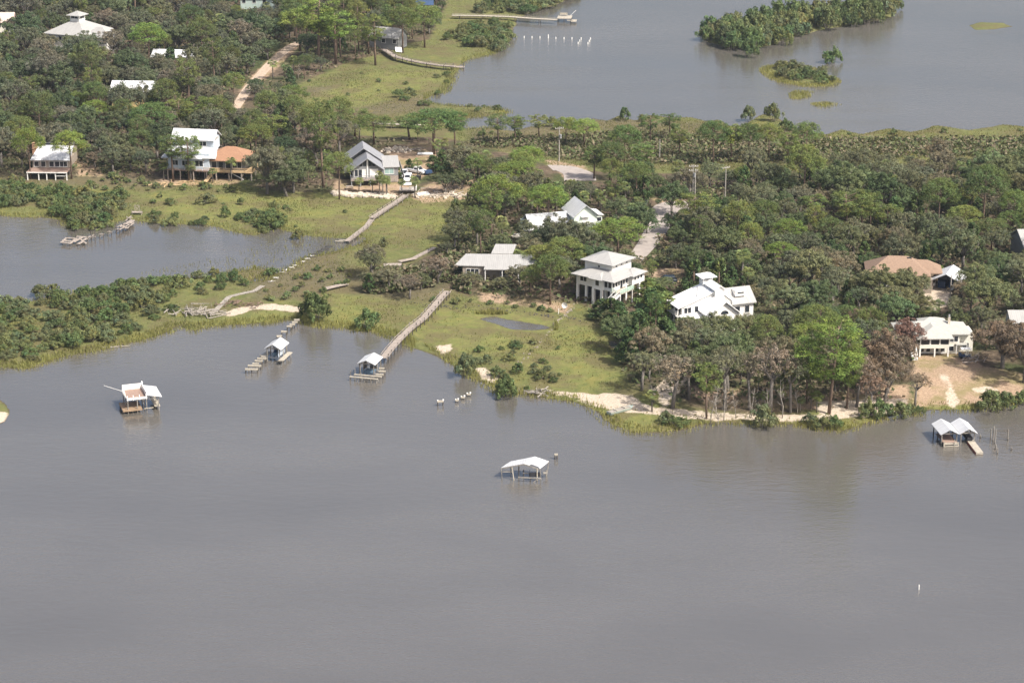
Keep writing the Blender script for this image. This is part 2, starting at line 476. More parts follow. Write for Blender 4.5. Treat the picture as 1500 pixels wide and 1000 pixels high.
fdist = np.full(fx.shape, -1e9)
for p in FOREST: fdist = np.maximum(fdist, signed(p, fx, fy))
m_marsh = 1 - smooth(-3, 2.5, fdist + 1.2*wob(fx, fy, 1.5))
m_yellow = zone([[(225,288),(330,285),(500,288),(560,300),(520,330),(440,338),(300,325),(230,315)], [(600,295),(690,300),(680,330),(600,352),(560,345),(575,315)],
                 [(590,455),(700,450),(860,470),(905,490),(912,560),(860,578),(790,570),(740,520),(660,520),(610,500)],
                 [(300,480),(400,455),(470,478),(350,490)], [(440,150),(560,105),(650,105),(640,135),(520,160),(450,162)], [(1170,600),(1360,600),(1240,634)], [(1350,585),(1460,585),(1450,606),(1350,606)],
                 [(870,595),(960,600),(990,632),(900,632)], [(-60,520),(30,528),(90,520),(40,548)], [(480,430),(560,440),(600,470),(560,490),(470,480)]], 5)
m_sand = zone([[(322,464),(350,452),(372,449),(400,446),(440,452),(437,459),(400,456),(372,456),(340,466)], [(636,509),(660,506),(664,514),(650,520)], [(694,540),(712,541),(716,550),(728,556),(720,564),(706,555)],
               [(848,588),(888,577),(920,583),(958,599),(1040,608),(1130,612),(1240,610),(1300,602),(1330,600),(1290,608),(1230,617),(1140,617),(1060,616),(1010,615),(950,609),(905,605),(870,595)],
               [(800,573),(870,580),(870,588),(810,580)],
               [(1200,596),(1290,590),(1330,588),(1320,598),(1260,608),(1200,612)], [(1425,575),(1450,571),(1462,574),(1440,579)], [(1376,556),(1384,557),(1395,575),(1401,598),(1391,598),(1388,576)],
               [(-60,600),(10,604),(16,622),(-60,632)], [(1350,420),(1385,424),(1392,450),(1368,462),(1350,440)], [(955,578),(990,545),(1010,560),(975,600)]], 1.2)
m_dirt = zone([[(343,160),(362,124),(408,78),(430,66),(442,70),(402,108),(370,138),(350,164)], [(575,222),(640,218),(650,232),(625,262),(600,275),(610,285),(590,290),(560,285),(490,283),(490,270),(560,262),(570,240)],
               [(640,270),(690,270),(692,294),(620,300),(600,290)], [(1340,530),(1420,526),(1440,545),(1500,556),(1500,576),(1440,592),(1340,596)], [(800,235),(855,245),(862,262),(830,268)],
               [(952,296),(1004,299),(984,312),(960,300)], [(940,400),(990,400),(1000,420),(960,422)], [(110,240),(140,250),(150,262),(115,262)], [(230,266),(350,266),(350,272),(240,274)], [(360,0),(460,0),(440,12),(360,8)],
               [(700,432),(840,448),(830,462),(790,452),(700,445)], [(1200,585),(1330,570),(1330,600),(1220,606)], [(1000,575),(1200,580),(1200,604),(1040,600)]], 2.0)
m_mud = zone([[(670,458),(720,458),(800,468),(815,482),(770,490),(700,478)], [(0,255),(250,266),(250,278),(0,270)], [(480,398),(640,412),(650,440),(560,445),(490,430)], [(440,130),(620,120),(640,165),(520,172),(450,160)], [(690,480),(860,475),(870,500),(780,500)], [(830,520),(880,525),(885,555),(840,550)],
              [(690,165),(1200,190),(1200,240),(900,238),(690,215)], [(360,395),(480,360),(520,400),(470,440),(370,440)]], 6)

bm_me = bpy.data.meshes.new("ground")
nx, ny = len(gx), len(gy)
idx = np.arange(nx*ny).reshape(ny, nx)
quads = np.stack([idx[:-1,:-1], idx[:-1,1:], idx[1:,1:], idx[1:,:-1]], -1).reshape(-1, 4)

def np_mesh(name, verts, quads, mat=None, attrs=None, smooth_=False):
    me = bpy.data.meshes.new(name)
    k = quads.shape[1]
    me.vertices.add(len(verts)); me.vertices.foreach_set("co", np.ascontiguousarray(verts, np.float32).ravel())
    me.loops.add(quads.size); me.loops.foreach_set("vertex_index", np.ascontiguousarray(quads, np.int32).ravel())
    me.polygons.add(len(quads)); me.polygons.foreach_set("loop_start", np.arange(0, quads.size, k, dtype=np.int32))
    if smooth_: me.polygons.foreach_set("use_smooth", np.ones(len(quads), bool))
    for nm, arr in (attrs or {}).items():
        a = me.attributes.new(nm, 'FLOAT_COLOR', 'POINT')
        c = np.ones((len(verts), 4), np.float32); c[:, :arr.shape[1]] = arr
        a.data.foreach_set("color", c.ravel())
    if mat: me.materials.append(mat)
    me.update(calc_edges=True)
    return me

# ground material: forest litter, marsh turf, sand, gravel and mud, their borders broken up by noise
gm, nt, out = new_mat("ground cover")
tc = N(nt, "ShaderNodeTexCoord")
n1 = N(nt, "ShaderNodeTexNoise", Scale=0.55, Detail=8, Roughness=0.72); nt.links.new(tc.outputs["Object"], n1.inputs["Vector"])
n2 = N(nt, "ShaderNodeTexNoise", Scale=0.06, Detail=5, Roughness=0.6); nt.links.new(tc.outputs["Object"], n2.inputs["Vector"])
n3 = N(nt, "ShaderNodeTexNoise", Scale=2.6, Detail=4, Roughness=0.7); nt.links.new(tc.outputs["Object"], n3.inputs["Vector"])
aA = N(nt, "ShaderNodeAttribute", attribute_name="coverA"); aB = N(nt, "ShaderNodeAttribute", attribute_name="coverB")
sA = N(nt, "ShaderNodeSeparateColor"); nt.links.new(aA.outputs["Color"], sA.inputs[0])
sB = N(nt, "ShaderNodeSeparateColor"); nt.links.new(aB.outputs["Color"], sB.inputs[0])
def broken(sock, sharp=0.22, amt=0.9):
    v = math_n(nt, 'ADD', sock, math_n(nt, 'MULTIPLY', math_n(nt, 'SUBTRACT', n1.outputs[0], 0.5), amt))
    mr = N(nt, "ShaderNodeMapRange"); mr.inputs["From Min"].default_value = 0.5 - sharp; mr.inputs["From Max"].default_value = 0.5 + sharp
    nt.links.new(v, mr.inputs["Value"]); return mr.outputs[0]
litter = ramp(nt, n1.outputs[0], [(0.3, (0.045,0.035,0.026)), (0.5, (0.10,0.075,0.052)), (0.7, (0.16,0.125,0.085))])
litter = mixc(nt, ramp(nt, n2.outputs[0], [(0.45, (0,0,0)), (0.6, (1,1,1))]), litter, ramp(nt, n3.outputs[0], [(0.35, (0.03,0.038,0.016)), (0.65, (0.085,0.095,0.04))]))
marsh = ramp(nt, n1.outputs[0], [(0.25, (0.07,0.080,0.03)), (0.5, (0.115,0.125,0.045)), (0.75, (0.165,0.16,0.07))])
yell = ramp(nt, n1.outputs[0], [(0.25, (0.090,0.110,0.036)), (0.5, (0.142,0.152,0.050)), (0.75, (0.20,0.18,0.070))])
mud = ramp(nt, n1.outputs[0], [(0.3, (0.075,0.068,0.045)), (0.7, (0.15,0.13,0.075))])
sand = ramp(nt, n3.outputs[0], [(0.3, (0.31,0.255,0.19)), (0.55, (0.46,0.39,0.31)), (0.75, (0.57,0.50,0.42))])
dirt = ramp(nt, n3.outputs[0], [(0.3, (0.20,0.14,0.092)), (0.55, (0.33,0.24,0.165)), (0.75, (0.44,0.34,0.25))])
c = mixc(nt, broken(sA.outputs[0]), litter, marsh)
c = mixc(nt, broken(sB.outputs[1], .3), c, mud)
c = mixc(nt, broken(sB.outputs[0], .35), c, yell)
n4 = N(nt, "ShaderNodeTexNoise", Scale=0.11, Detail=6, Roughness=0.7); nt.links.new(tc.outputs["Object"], n4.inputs["Vector"])
c = mixc(nt, math_n(nt, 'MULTIPLY', ramp(nt, n4.outputs[0], [(0.46, (0,0,0)), (0.58, (1,1,1))]), math_n(nt, 'MULTIPLY', sA.outputs[0], .75)), c, (0.115,0.096,0.05))
c = mixc(nt, math_n(nt, 'MULTIPLY', ramp(nt, n4.outputs[0], [(0.30, (1,1,1)), (0.42, (0,0,0))]), math_n(nt, 'MULTIPLY', sA.outputs[0], .55)), c, (0.20,0.165,0.05))
dirt = mixc(nt, ramp(nt, n4.outputs[0], [(0.48, (0,0,0)), (0.6, (.8,.8,.8))]), dirt, (0.19,0.165,0.075))
c = mixc(nt, broken(sA.outputs[2], .2, 1.2), c, dirt)
c = mixc(nt, broken(sA.outputs[1], .15, 1.9), c, sand)
c = mixc(nt, broken(sB.outputs[2], .2, .5), c, (0.07, 0.055, 0.038))
pb = N(nt, "ShaderNodeBsdfPrincipled", Roughness=0.95); pb.inputs["Specular IOR Level"].default_value = 0.1
nt.links.new(c, pb.inputs["Base Color"])
bp = N(nt, "ShaderNodeBump", Strength=0.8, Distance=0.4); nt.links.new(n1.outputs[0], bp.inputs["Height"]); nt.links.new(bp.outputs[0], pb.inputs["Normal"])
nt.links.new(pb.outputs[0], out.inputs[0])

m_wet = 1 - smooth(-.3, .9, LD)
coverA = np.stack([m_marsh, m_sand, m_dirt], 1); coverB = np.stack([m_yellow, m_mud, m_wet], 1)
gme = np_mesh("ground", np.stack([fx, fy, GZ], 1), quads, gm, {"coverA": coverA, "coverB": coverB}, True)
tagkind(link("ground", gme), "structure")

# water: brown tidal water under a rippled, partly mirrored surface
wm, nt, out = new_mat("tidal water")
tc = N(nt, "ShaderNodeTexCoord")
mp = N(nt, "ShaderNodeMapping"); mp.inputs["Scale"].default_value = (0.55, 1.0, 1.0); mp.inputs["Rotation"].default_value = (0, 0, .35)
nt.links.new(tc.outputs["Object"], mp.inputs[0])
w1 = N(nt, "ShaderNodeTexNoise", Scale=0.75, Detail=3, Roughness=0.6); nt.links.new(mp.outputs[0], w1.inputs["Vector"])
mp2 = N(nt, "ShaderNodeMapping"); mp2.inputs["Scale"].default_value = (0.6, 1.0, 1.0); mp2.inputs["Rotation"].default_value = (0, 0, -.6)
nt.links.new(tc.outputs["Object"], mp2.inputs[0])
w2 = N(nt, "ShaderNodeTexNoise", Scale=2.2, Detail=3, Roughness=0.6); nt.links.new(mp2.outputs[0], w2.inputs["Vector"])
w3 = N(nt, "ShaderNodeTexNoise", Scale=0.022, Detail=4, Roughness=0.55); nt.links.new(mp.outputs[0], w3.inputs["Vector"])
hsum = math_n(nt, 'ADD', w1.outputs[0], math_n(nt, 'MULTIPLY', w2.outputs[0], 0.4))
wind = N(nt, "ShaderNodeMapRange"); wind.inputs["From Min"].default_value = .38; wind.inputs["From Max"].default_value = .62
wind.inputs["To Min"].default_value = 0.35; wind.inputs["To Max"].default_value = 1.0
mp3 = N(nt, "ShaderNodeMapping"); mp3.inputs["Scale"].default_value = (0.12, 1.0, 1.0); mp3.inputs["Rotation"].default_value = (0, 0, .22)
nt.links.new(tc.outputs["Object"], mp3.inputs[0])
w4 = N(nt, "ShaderNodeTexNoise", Scale=0.09, Detail=5, Roughness=0.6); nt.links.new(mp3.outputs[0], w4.inputs["Vector"])
nt.links.new(math_n(nt, 'ADD', math_n(nt, 'MULTIPLY', w3.outputs[0], .55), math_n(nt, 'MULTIPLY', w4.outputs[0], .45)), wind.inputs["Value"])
bp = N(nt, "ShaderNodeBump", Distance=0.15); nt.links.new(hsum, bp.inputs["Height"]); nt.links.new(wind.outputs[0], bp.inputs["Strength"])
base = ramp(nt, w3.outputs[0], [(0.35, (0.086,0.079,0.068)), (0.65, (0.110,0.102,0.090))])
pb = N(nt, "ShaderNodeBsdfPrincipled", Roughness=0.05, IOR=2.4)
nt.links.new(base, pb.inputs["Base Color"]); nt.links.new(bp.outputs[0], pb.inputs["Normal"])
nt.links.new(pb.outputs[0], out.inputs[0])
wv = np.array([(-9000,-600,0),(9000,-600,0),(9000,16000,0),(-9000,16000,0)], float)
tagkind(link("water", np_mesh("water", wv, np.array([[0,1,2,3]]), wm)), "structure")

def road(name, pts, width, mat, lift=.05):
    """a drivable strip laid on the ground"""
    c = [G(*p) for p in pts]; q = []
    for i in range(len(c)-1):
        a, b = c[max(i-1,0)], c[i]; d, e = c[i+1], c[min(i+2, len(c)-1)]
        for t in np.linspace(0, 1, 7)[:-1]:
            q.append(b*(.5*(2-5*t*t+3*t**3)) + d*(.5*(t+4*t*t-3*t**3)) + a*(.5*(-t+2*t*t-t**3)) + e*(.5*(t**3-t*t)))
    q.append(c[-1]); m = MB(); vs = []
    for i, p in enumerate(q):
        d = (q[min(i+1,len(q)-1)] - q[max(i-1,0)]); d.z = 0; d.normalize(); s = Vector((-d.y, d.x, 0))
        w = width[0] + (width[1]-width[0])*i/(len(q)-1)
        for k in np.linspace(-.5, .5, 7):
            v = p + s*w*k; vs.append((v.x, v.y, 0))
    va = np.array(vs); va[:, 2] = np.maximum(height(va[:,0], va[:,1]), .1) + lift
    n = len(q); fs = [(i*7+k, i*7+k+1, (i+1)*7+k+1, (i+1)*7+k) for i in range(n-1) for k in range(6)]
    m.add(va, fs)
    o = link(name, m.mesh(name, mat, True)); tagkind(o, "structure"); return o
road("road", [(806,246),(826,247),(846,254),(850,265)], (7.0, 8.0), M_road)
road("road", [(1008,300),(982,302),(970,314),(964,332),(953,350),(940,368),(918,392)], (7.5, 3.4), M_road)
M_sandroad = surface_mat("pale sandy track", (0.46,0.37,0.29), (0.30,0.23,0.17), 1.2, 0.95)
road("sand_road", [(340,166),(362,132),(392,98),(424,70),(446,60)], (2.8, 3.6), M_sandroad)
# ------------------------------------------------------------------ boathouses, piers and piles in the open water
def yaw(a): return R(a)

# hut with a sun deck on its roof
T = thing("boathouse", "white stilted boathouse with a red-brown sun deck on its roof, alone in open water", "boathouse", P(187.3, 606.0), R(19), "boathouses standing in the open water", mark="boathouse with the red roof deck")
W, L = 5.7, 5.0
m = MB(); m.box(0, 3.5, 0, L, 2.62, 2.78); part(T, "roof_deck", m, M_reddeck)
m = MB(); m.box(-.06, 3.56, -.08, -.002, 2.55, 2.95); m.box(-.08, -.002, 0, L, 2.55, 2.95)
for x in (0.05, 1.1, 2.2, 3.4): m.box(x-.06, x+.06, -.2, -.082, 2.5, 3.45)
m.box(0, 3.5, L+.002, L+.12, 2.55, 3.75); m.box(3.502, 3.62, 0, L+.12, 2.55, 3.62)
m.box(-.2, -.082, 1.2, 1.3, 2.6, 3.6); m.box(-.2, -.082, 3.3, 3.4, 2.6, 3.6); m.box(-.2, -.082, 1.3, 3.3, 3.5, 3.6); m.box(-.2, -.082, 0, 1.2, 3.1, 3.2); m.box(-.2, -.082, 2.3, 2.4, 2.6, 3.5)
part(T, "parapet", m, M_white)
m = MB(); m.slab([(3.63, -.3, 3.3), (W+.5, -.3, 2.72), (W+.5, L+.3, 2.72), (3.63, L+.3, 3.3)], .12); part(T, "roof", m, M_roofwy)
m = MB(); m.tube((-.1, L*.75, 3.0), (-3.0, L+1.6, 3.5), .05, .035); part(T, "boom", m, M_white)
m = MB(); m.box(-.75, 2.6, -.1, L-.9, .62, .8); m.box(-.8, 2.6, -.24, -.11, .5, .82); m.box(-.88, -.76, -.2, L-.9, .5, .82); part(T, "lower_deck", m, surface_mat("brown deck boards", (.30,.215,.14), (.20,.14,.09), 2.0, .85, (.5,6,1)))
m = MB(); m.box(2.95, 4.6, -.3, -.18, .7, .82); m.box(4.9, 5.9, .2, L+.2, .72, .86); part(T, "walkway", m, M_palewood)
for x, y in ((.1,0.1),(.1,2.5),(.1,L-.2),(1.8,.1),(1.8,L-.2),(3.45,.1),(3.45,2.5),(3.45,L-.2),(5.6,.1),(5.6,2.5),(5.6,L-.2)): post(T, "post", x, y, -1.2, 2.6, .1, M_pile)
for x, y in ((-.7,.05),(-.7,L-1.1),(.9,.05),(.9, L-1.1)): post(T, "post", x, y, -1.2, .6, .11, M_dark)
m = MB(); m.box(2.2, 3.3, 2.2, 2.32, 1.5, 1.62); m.box(3.6, 5.5, 3.2, 3.3, 1.9, 2.02); m.box(3.6, 5.5, 1.2, 1.3, 1.9, 2.02); m.box(4.5, 4.6, 1.302, 3.198, 1.9, 2.02); m.beam((3.25,2.26,1.6),(4.5,2.6,2.0),.08,.1); part(T, "boat_lift", m, M_metal)
pp = P(208.4, 574)
T = thing("piling", "tall dark piling with a white cap behind the boathouse with the red roof deck", "piling", pp)
post(T, "pile", 0, 0, -1.5, 1.55, .2, M_dark); m = MB(); m.tube((0,0,1.55),(0,0,1.95),.2,.17); m.tube((0,0,1.95),(0,0,2.2),.17,.02); part(T, "cap", m, M_white)

def boathouse(name, label, mark, anchor, eave, rot, W, L, rise, floor=None, posts=3, roof=M_roofwy):
    """open gabled boathouse; anchor = front right eave corner on the picture, at height eave"""
    a = P(*anchor, eave); c, s = math.cos(R(rot)), math.sin(R(rot))
    o = Vector((a.x - W*c, a.y - W*s, 0))
    T = thing(name, label, "boathouse", o, R(rot), "boathouses standing in the open water", mark=mark)
    m = MB(); m.gable(0.35, W-.35, .35, L-.35, eave+.18, eave+rise, .35, .1); part(T, "roof", m, roof)
    m = MB()
    for y in (.4, L-.4):
        m.box(.35, W-.35, y-.06, y+.06, eave-.12, eave+.06)
        m.beam((.35, y, eave+.08), (W/2, y, eave+rise-.14), .1, .14); m.beam((W-.35, y, eave+.08), (W/2, y, eave+rise-.14), .1, .14)
        m.box(W/2-.05, W/2+.05, y-.05, y+.05, eave+.06, eave+rise-.3)
    m.box(.33, .47, .48, L-.48, eave-.13, eave+.05); m.box(W-.47, W-.33, .48, L-.48, eave-.13, eave+.05)
    part(T, "roof_frame", m, M_pile)
    for i in range(posts):
        y = .4 + (L-.8)*i/(posts-1)
        for x in (.42, W-.42): post(T, "post", x, y, -1.5, eave-.13, .11, M_pile)
    return T

def lift(T, x0, x1, y0, y1, z, mat=M_metal):
    m = MB()
    for y in (y0, y1): m.box(x0, x1, y-.07, y+.07, z, z+.16)
    for x in (x0+.5, x1-.5): m.box(x-.07, x+.07, y0+.08, y1-.08, z+.165, z+.3)
    part(T, "boat_lift", m, mat)

def jetski(loc, rot, label):
    T = thing("jet_ski", label, "jet ski", loc, R(rot))
    m = MB(); rings = [(-1.3,.28,.1,.42),(-.8,.5,0,.5),(.2,.52,0,.55),(1.0,.4,.05,.55),(1.55,.06,.32,.5)]
    vs = []; fs = []
    for y, w, z0, z1 in rings: vs += [(-w,y,z1),(-w*.6,y,z0),(w*.6,y,z0),(w,y,z1),(w*.5,y,z1+.12),(-w*.5,y,z1+.12)]
    for i in range(4):
        for k in range(6): fs.append((i*6+k, i*6+(k+1)%6, (i+1)*6+(k+1)%6, (i+1)*6+k))
    fs += [(5,4,3,2,1,0), tuple(range(24,30))]
    m.add(vs, fs); part(T, "hull", m, M_bluepaint, smooth=False)
    m = MB(); m.box(-.2,.2,-1.0,.15,.63,.88); part(T, "seat", m, M_tyre)
    m = MB(); m.beam((0,.2,.95),(0,.75,.62),.4,.2); m.tube((-.38,.25,1.05),(.38,.25,1.05),.035); part(T, "handlebar", m, M_bluefab)
    return T

# boathouse beside the line of broken bents
T = boathouse("boathouse", "pale blue walled boathouse with a white gable roof, between the rows of broken dock bents", "boathouse by the broken bents", (411.5, 512.2), 2.75, -15, 3.4, 4.5, .95)
m = MB(); m.box(2.55, 2.62, .6, L-1.2, .95, 2.5); m.box(.5, 2.5, 3.9, 3.97, .95, 2.5); part(T, "side_wall", m, M_blue)
m = MB(); m.slab([(3.2,-1.0,.98),(4.1,-1.0,.98),(4.1,4.2,.98),(3.2,4.2,.98)], .16); part(T, "side_walkway", m, M_palewood)
for y in (-.7, 1.5, 3.8): post(T, "post", 3.9, y, -1.5, .8, .1)
m = MB(); m.slab([(-.9,.2,.98),(.2,.2,.98),(.2,3.4,.98),(-.9,3.4,.98)], .14); part(T, "side_walkway", m, M_palewood)
for y in (.4, 3.2): post(T, "post", -.75, y, -1.5, .82, .1)
lift(T, .5, 2.5, .9, 3.4, .62); o = T.matrix_world.copy()
loc = T.location + Vector((1.55*math.cos(R(-15)) - 2.1*math.sin(R(-15)), 1.55*math.sin(R(-15)) + 2.1*math.cos(R(-15)), .95))
jetski(loc, -15+180, "blue jet ski hung on the lift inside the pale blue boathouse")

def bent(px, py, wpx, tilt=0, h=.95, n=2, label="", group="cap beams of the broken dock", z=None):
    """one surviving cross beam of a wrecked dock on its piles; py = beam row in the photograph"""
    zt = h; s = S(py); w = wpx/s
    c = P(px, py, zt)
    T = thing("dock_bent", label, "dock bent", (c.x, c.y, 0), R(tilt), group)
    m = MB(); m.box(-w/2, w/2, -.16, .16, zt-.14, zt)
    m.box(-w/2+.05, w/2-.05, -.2, -.162, zt-.3, zt-.03); part(T, "cap_beam", m, M_palewood)
    k = max(2, n)
    for i in range(k): post(T, "pile", -w/2+.12 + (w-.24)*i/(k-1), 0, -1.5, zt-.145, .12, M_dark)
    return T
ORD = ["first","second","third","fourth","fifth","sixth","seventh","eighth","ninth","tenth","eleventh","twelfth"]
near = [(368.5,539.5,19,3),(373,534.5,20,2),(374.5,531.5,10,2),(379,527.5,12,2),(383.5,524,14,2),(384.5,519.8,8,2)]
for i, (x, y, w, n) in enumerate(near):
    bent(x, y, w, -3-2*i, .95, n, f"weathered dock bent, {ORD[i]} from the water end beside the pale blue boathouse")
far = [(409,491,8,14),(416,484.5,8.5,-4),(424,477,8,-8),(428.3,474,8,-3),(431.8,470.8,8.5,-2),(434.8,467.4,8.5,1)]
for i, (x, y, w, t) in enumerate(far):
    bent(x, y, w, t, 1.0, 2, f"weathered dock bent, {ORD[i]} from the pale blue boathouse roof toward the sandy bar")

# boathouse at the end of the long pier
T = boathouse("boathouse", "white roofed boathouse with stub docks at the outer end of the long wooden pier", "boathouse on the long pier", (549.4, 534.6), 2.8, -15, 3.5, 4.7, .8)
m = MB(); m.box(-.9, 4.6, -2.1, -1.75, .7, .86); m.box(-.4, 5.0, -.95, -.6, .8, .96); part(T, "stub_dock", m, M_palewood)
for x in (-.85, .6, 2.0, 3.3, 4.4): post(T, "post", x, -1.9, -1.5, .7, .09)
for x, t in ((-.3, .8), (1.2,.8), (2.8,.8), (4.3,.8)): post(T, "post", x, -.78, -1.5, t, .09)
for x, y, t in ((-.8,-1.6,1.8),(-.35,-.4,1.9),(-.3,2.0,2.4),(1.2,-1.5,1.6)): post(T, "post", x, y, -1.5, t, .08)
m = MB(); m.box(.6, 2.9, .9, 1.0, 1.1, 1.2); m.box(.6, 2.9, 3.2, 3.3, 1.4, 1.5); m.box(.8,2.7,1.02,3.18,.7,.84); part(T, "boat_lift", m, M_bluepaint)
m = MB(); m.box(.5, .56, 2.4, 4.2, .9, 2.3); m.box(1.2, 2.6, 3.8, 3.86, .7, 1.9); part(T, "screen_panel", m, M_dark)
for i, (x, y, w, t) in enumerate([(556,547.5,12,-12),(559.5,542.8,11,-12),(559,538.5,8,-12)]):
    bent(x, y, w, t, 1.0, 2, f"pale dock bent, {ORD[i]} from the water beside the boathouse on the long pier", "cap beams beside the long pier")

def pier(name, label, mark, pts, z, width, deckmat, step=3.2, railing=True, pile_h=None, group=None, rail_sides=(1,)):
    """boardwalk on paired piles along a line of picture points at deck height z"""
    c = [P(x, y, z) for x, y in pts]; o = Vector((c[0].x, c[0].y, 0)); l = [p - o for p in c]
    T = thing(name, label, "pier" if "pier" in name else "boardwalk", o, 0, group, mark=mark)
    m = MB(); r = MB(); k = 0
    for a, b in zip(l, l[1:]):
        d = (b-a); L_ = d.length; d.normalize(); s = Vector((-d.y, d.x, 0)).normalized()
        nb = max(1, int(L_/.32))
        for i in range(nb):
            q = a.lerp(b, (i+.5)/nb) + Vector((0,0,rnd.uniform(-.02,.02)))
            wj = width/2 + rnd.uniform(-.05,.05)
            m.beam(q - s*wj, q + s*wj, L_/nb*.93, .05)
        for q in (-1, 1): m.beam(a + s*q*width*.38 - Vector((0,0,.09)), b + s*q*width*.38 - Vector((0,0,.09)), .08, .2)
        n = max(1, round(L_/step))
        for i in range(n):
            q = a.lerp(b, (i+.3)/n)
            for e in (-1, 1):
                pp = q + s*e*(width/2-.02)
                top = z - .05 if not (railing and e in rail_sides) else z + rnd.uniform(.35, .85)
                post(T, "pile", pp.x, pp.y, -1.4, top, .1, M_dark if e < 0 else M_pile)
            if railing:
                for e in rail_sides: pass
        if railing:
            for e in rail_sides: r.beam(a + s*e*(width/2+.09) + Vector((0,0,.34)), b + s*e*(width/2+.09) + Vector((0,0,.34)), .07, .1)
    part(T, "deck", m, deckmat)
    if railing: part(T, "railing", r, deckmat)
    return T
pier("pier", "long weathered wooden pier from the marsh out to a white roofed boathouse", "long wooden pier", [(562,524),(571,512),(586,495),(603,479),(621,465),(636,448),(648,434),(656,426)], 1.35, 1.5, M_wood, 2.6, True, rail_sides=(-1, 1))

# wrecked shelter with a torn white roof
T = thing("boathouse", "leaning open boathouse with a wide torn white roof and crooked posts", "boathouse", P(766, 702), 0, "boathouses standing in the open water", mark="leaning boathouse"); o = T.location
def L4(px, py, z): return P(px, py, z) - o
le, lb, rb, rf, r0, r1 = L4(734.1,684.4,1.95), L4(748,675.3,2.05), L4(804,675.3,2.35), L4(790.8,685.8,2.25), L4(767.7,678.4,3.0), L4(783.4,668.3,3.15)
m = MB(); m.slab([le, r0, r1, lb], .09); part(T, "roof_panel", m, M_roofw)
k0, k1 = r0.lerp(rf, .32), r0.lerp(rf, .92) + Vector((-.1,.5,.12)); m = MB()
m.slab([r0 + Vector((.01,0,0)), k0, k0 + Vector((.3,.6,.02)), k1, rf, rb, r1 + Vector((.01,0,0))], .09); part(T, "roof_panel", m, M_roofw, "roof panel torn along its front edge")
m = MB()
for a, b in ((le, r0), (r0, rf)): m.beam(a - Vector((0,0,.13)), b - Vector((0,0,.13)), .1, .14)
m.beam(lb - Vector((0,0,.13)), r1 - Vector((0,0,.13)), .1, .14); m.beam(r1 - Vector((0,0,.13)), rb - Vector((0,0,.13)), .1, .14)
part(T, "roof_frame", m, M_pile)
for (x, y, z, nm, top) in ((736.5,701,0,'',le),(793,701,0,'',rf),(798.5,697,0,'',rb),(749,700,0,'',lb)):
    b = L4(x, y, 0); t = top; mm = MB(); mm.tube((b.x,b.y,-1.5),(t.x*.97+b.x*.03,t.y,t.z-.14),.08,.07); part(T, "post", mm, M_pile)
for (x, y, dx, ht, mt) in ((754.4,703,-.5,2.2,M_palewood),(787,705,-.05,2.25,M_palewood),(760,701,0,2.5,M_dark),(777,702.6,0,1.1,M_dark),(767,699,0,1.3,M_dark),(800,698,0,1.1,M_pile)):
    b = L4(x, y, 0); mm = MB(); mm.tube((b.x,b.y,-1.5),(b.x+dx,b.y+.2,ht),.1,.09); part(T, "post", mm, mt)
m = MB(); a, b = L4(759,698,.85), L4(793,700,.75); m.beam(a, b, .18, .16); a, b = L4(766,692,1.1), L4(792,694,1.0); m.beam(a, b, .14, .12); m.beam(L4(796,692,.9), L4(801,692,.9), .8, .1)
m.beam(L4(781,706,.1), L4(787,700.5,.7), .14, .14); m.beam(L4(736,690,1.5), L4(750,690,1.4), .1, .16); part(T, "cross_beam", m, M_pile)
m = MB(); a = L4(784,698,.75); m.box(a.x-.9, a.x+.8, a.y, a.y+.1, a.z, a.z+.75); m.box(a.x-1.0, a.x-.92, a.y+.2, a.y+1.6, a.z-.1, a.z+.6); part(T, "side_wall", m, M_gloom)

# twin boathouse with finger dock
a = P(1376.5, 652.2); T = thing("boathouse", "twin gabled white boathouse with two slips and a wood platform, near the lawn shore", "boathouse", a, R(7), "boathouses standing in the open water", mark="twin gabled boathouse")
W1, L, e = 3.15, 4.7, 2.15
for k, (x0, x1) in enumerate(((-.05, 3.25), (3.35, 6.5))):
    m = MB(); m.gable(x0+.3, x1-.3, -.1, L+.1, e+.12, e+.85, .3, .1); part(T, "roof", m, M_roofwy)
    m = MB()
    for y in (.05, L-.05):
        m.box(x0+.3, x1-.3, y-.06, y+.06, e-.16, e+.02); m.box((x0+x1)/2-.05, (x0+x1)/2+.05, y-.05, y+.05, e+.02, e+.6)
    for x in (x0+.36, x1-.36): m.box(x-.06, x+.06, .12, L-.12, e-.17, e+.01)
    part(T, "roof_frame", m, M_pile)
for x in (.3, 2.95, 3.7, 6.1):
    for y in (.05, 2.3, L-.05): post(T, "post", x, y, -1.5, e-.17, .11, M_pile if y < 1 else M_dark)
m = MB(); m.box(.45, 2.85, -.7, 3.9, .55, .7); part(T, "platform", m, M_reddeck)
m = MB(); m.box(.4, 3.1, -.85, -.71, .38, .74); m.box(.4, 3.1, -.98, -.86, .05, .2); part(T, "front_beam", m, M_palewood)
for x in (.5, 2.3, 3.05): post(T, "post", x, -.78, -1.5, .38 if x > .6 else 1.0, .1, M_palewood)
post(T, "post", 2.3, -.95, -1.5, 1.3, .08, M_palewood)
m = MB(); m.box(5.0, 5.9, .3, 3.5, .5, 1.1); part(T, "screen_panel", m, M_gloom)
q0, q1 = P(1421, 644, .4), P(1435, 662.3, .4)
T = thing("floating_dock", "narrow pale floating dock reaching out from the twin gabled boathouse", "floating dock", (q0.x, q0.y, 0))
d = q1 - q0; m = MB(); n = 14
for i in range(n): m.beam(Vector((0,0,.42)) + d*((i+.04)/n), Vector((0,0,.42)) + d*((i+.96)/n), 1.25, .07)
part(T, "deck", m, M_palewood)
m = MB(); m.beam(Vector((0,0,.34)), Vector((0,0,.34)) + d, 1.15, .42); part(T, "float", m, M_red)
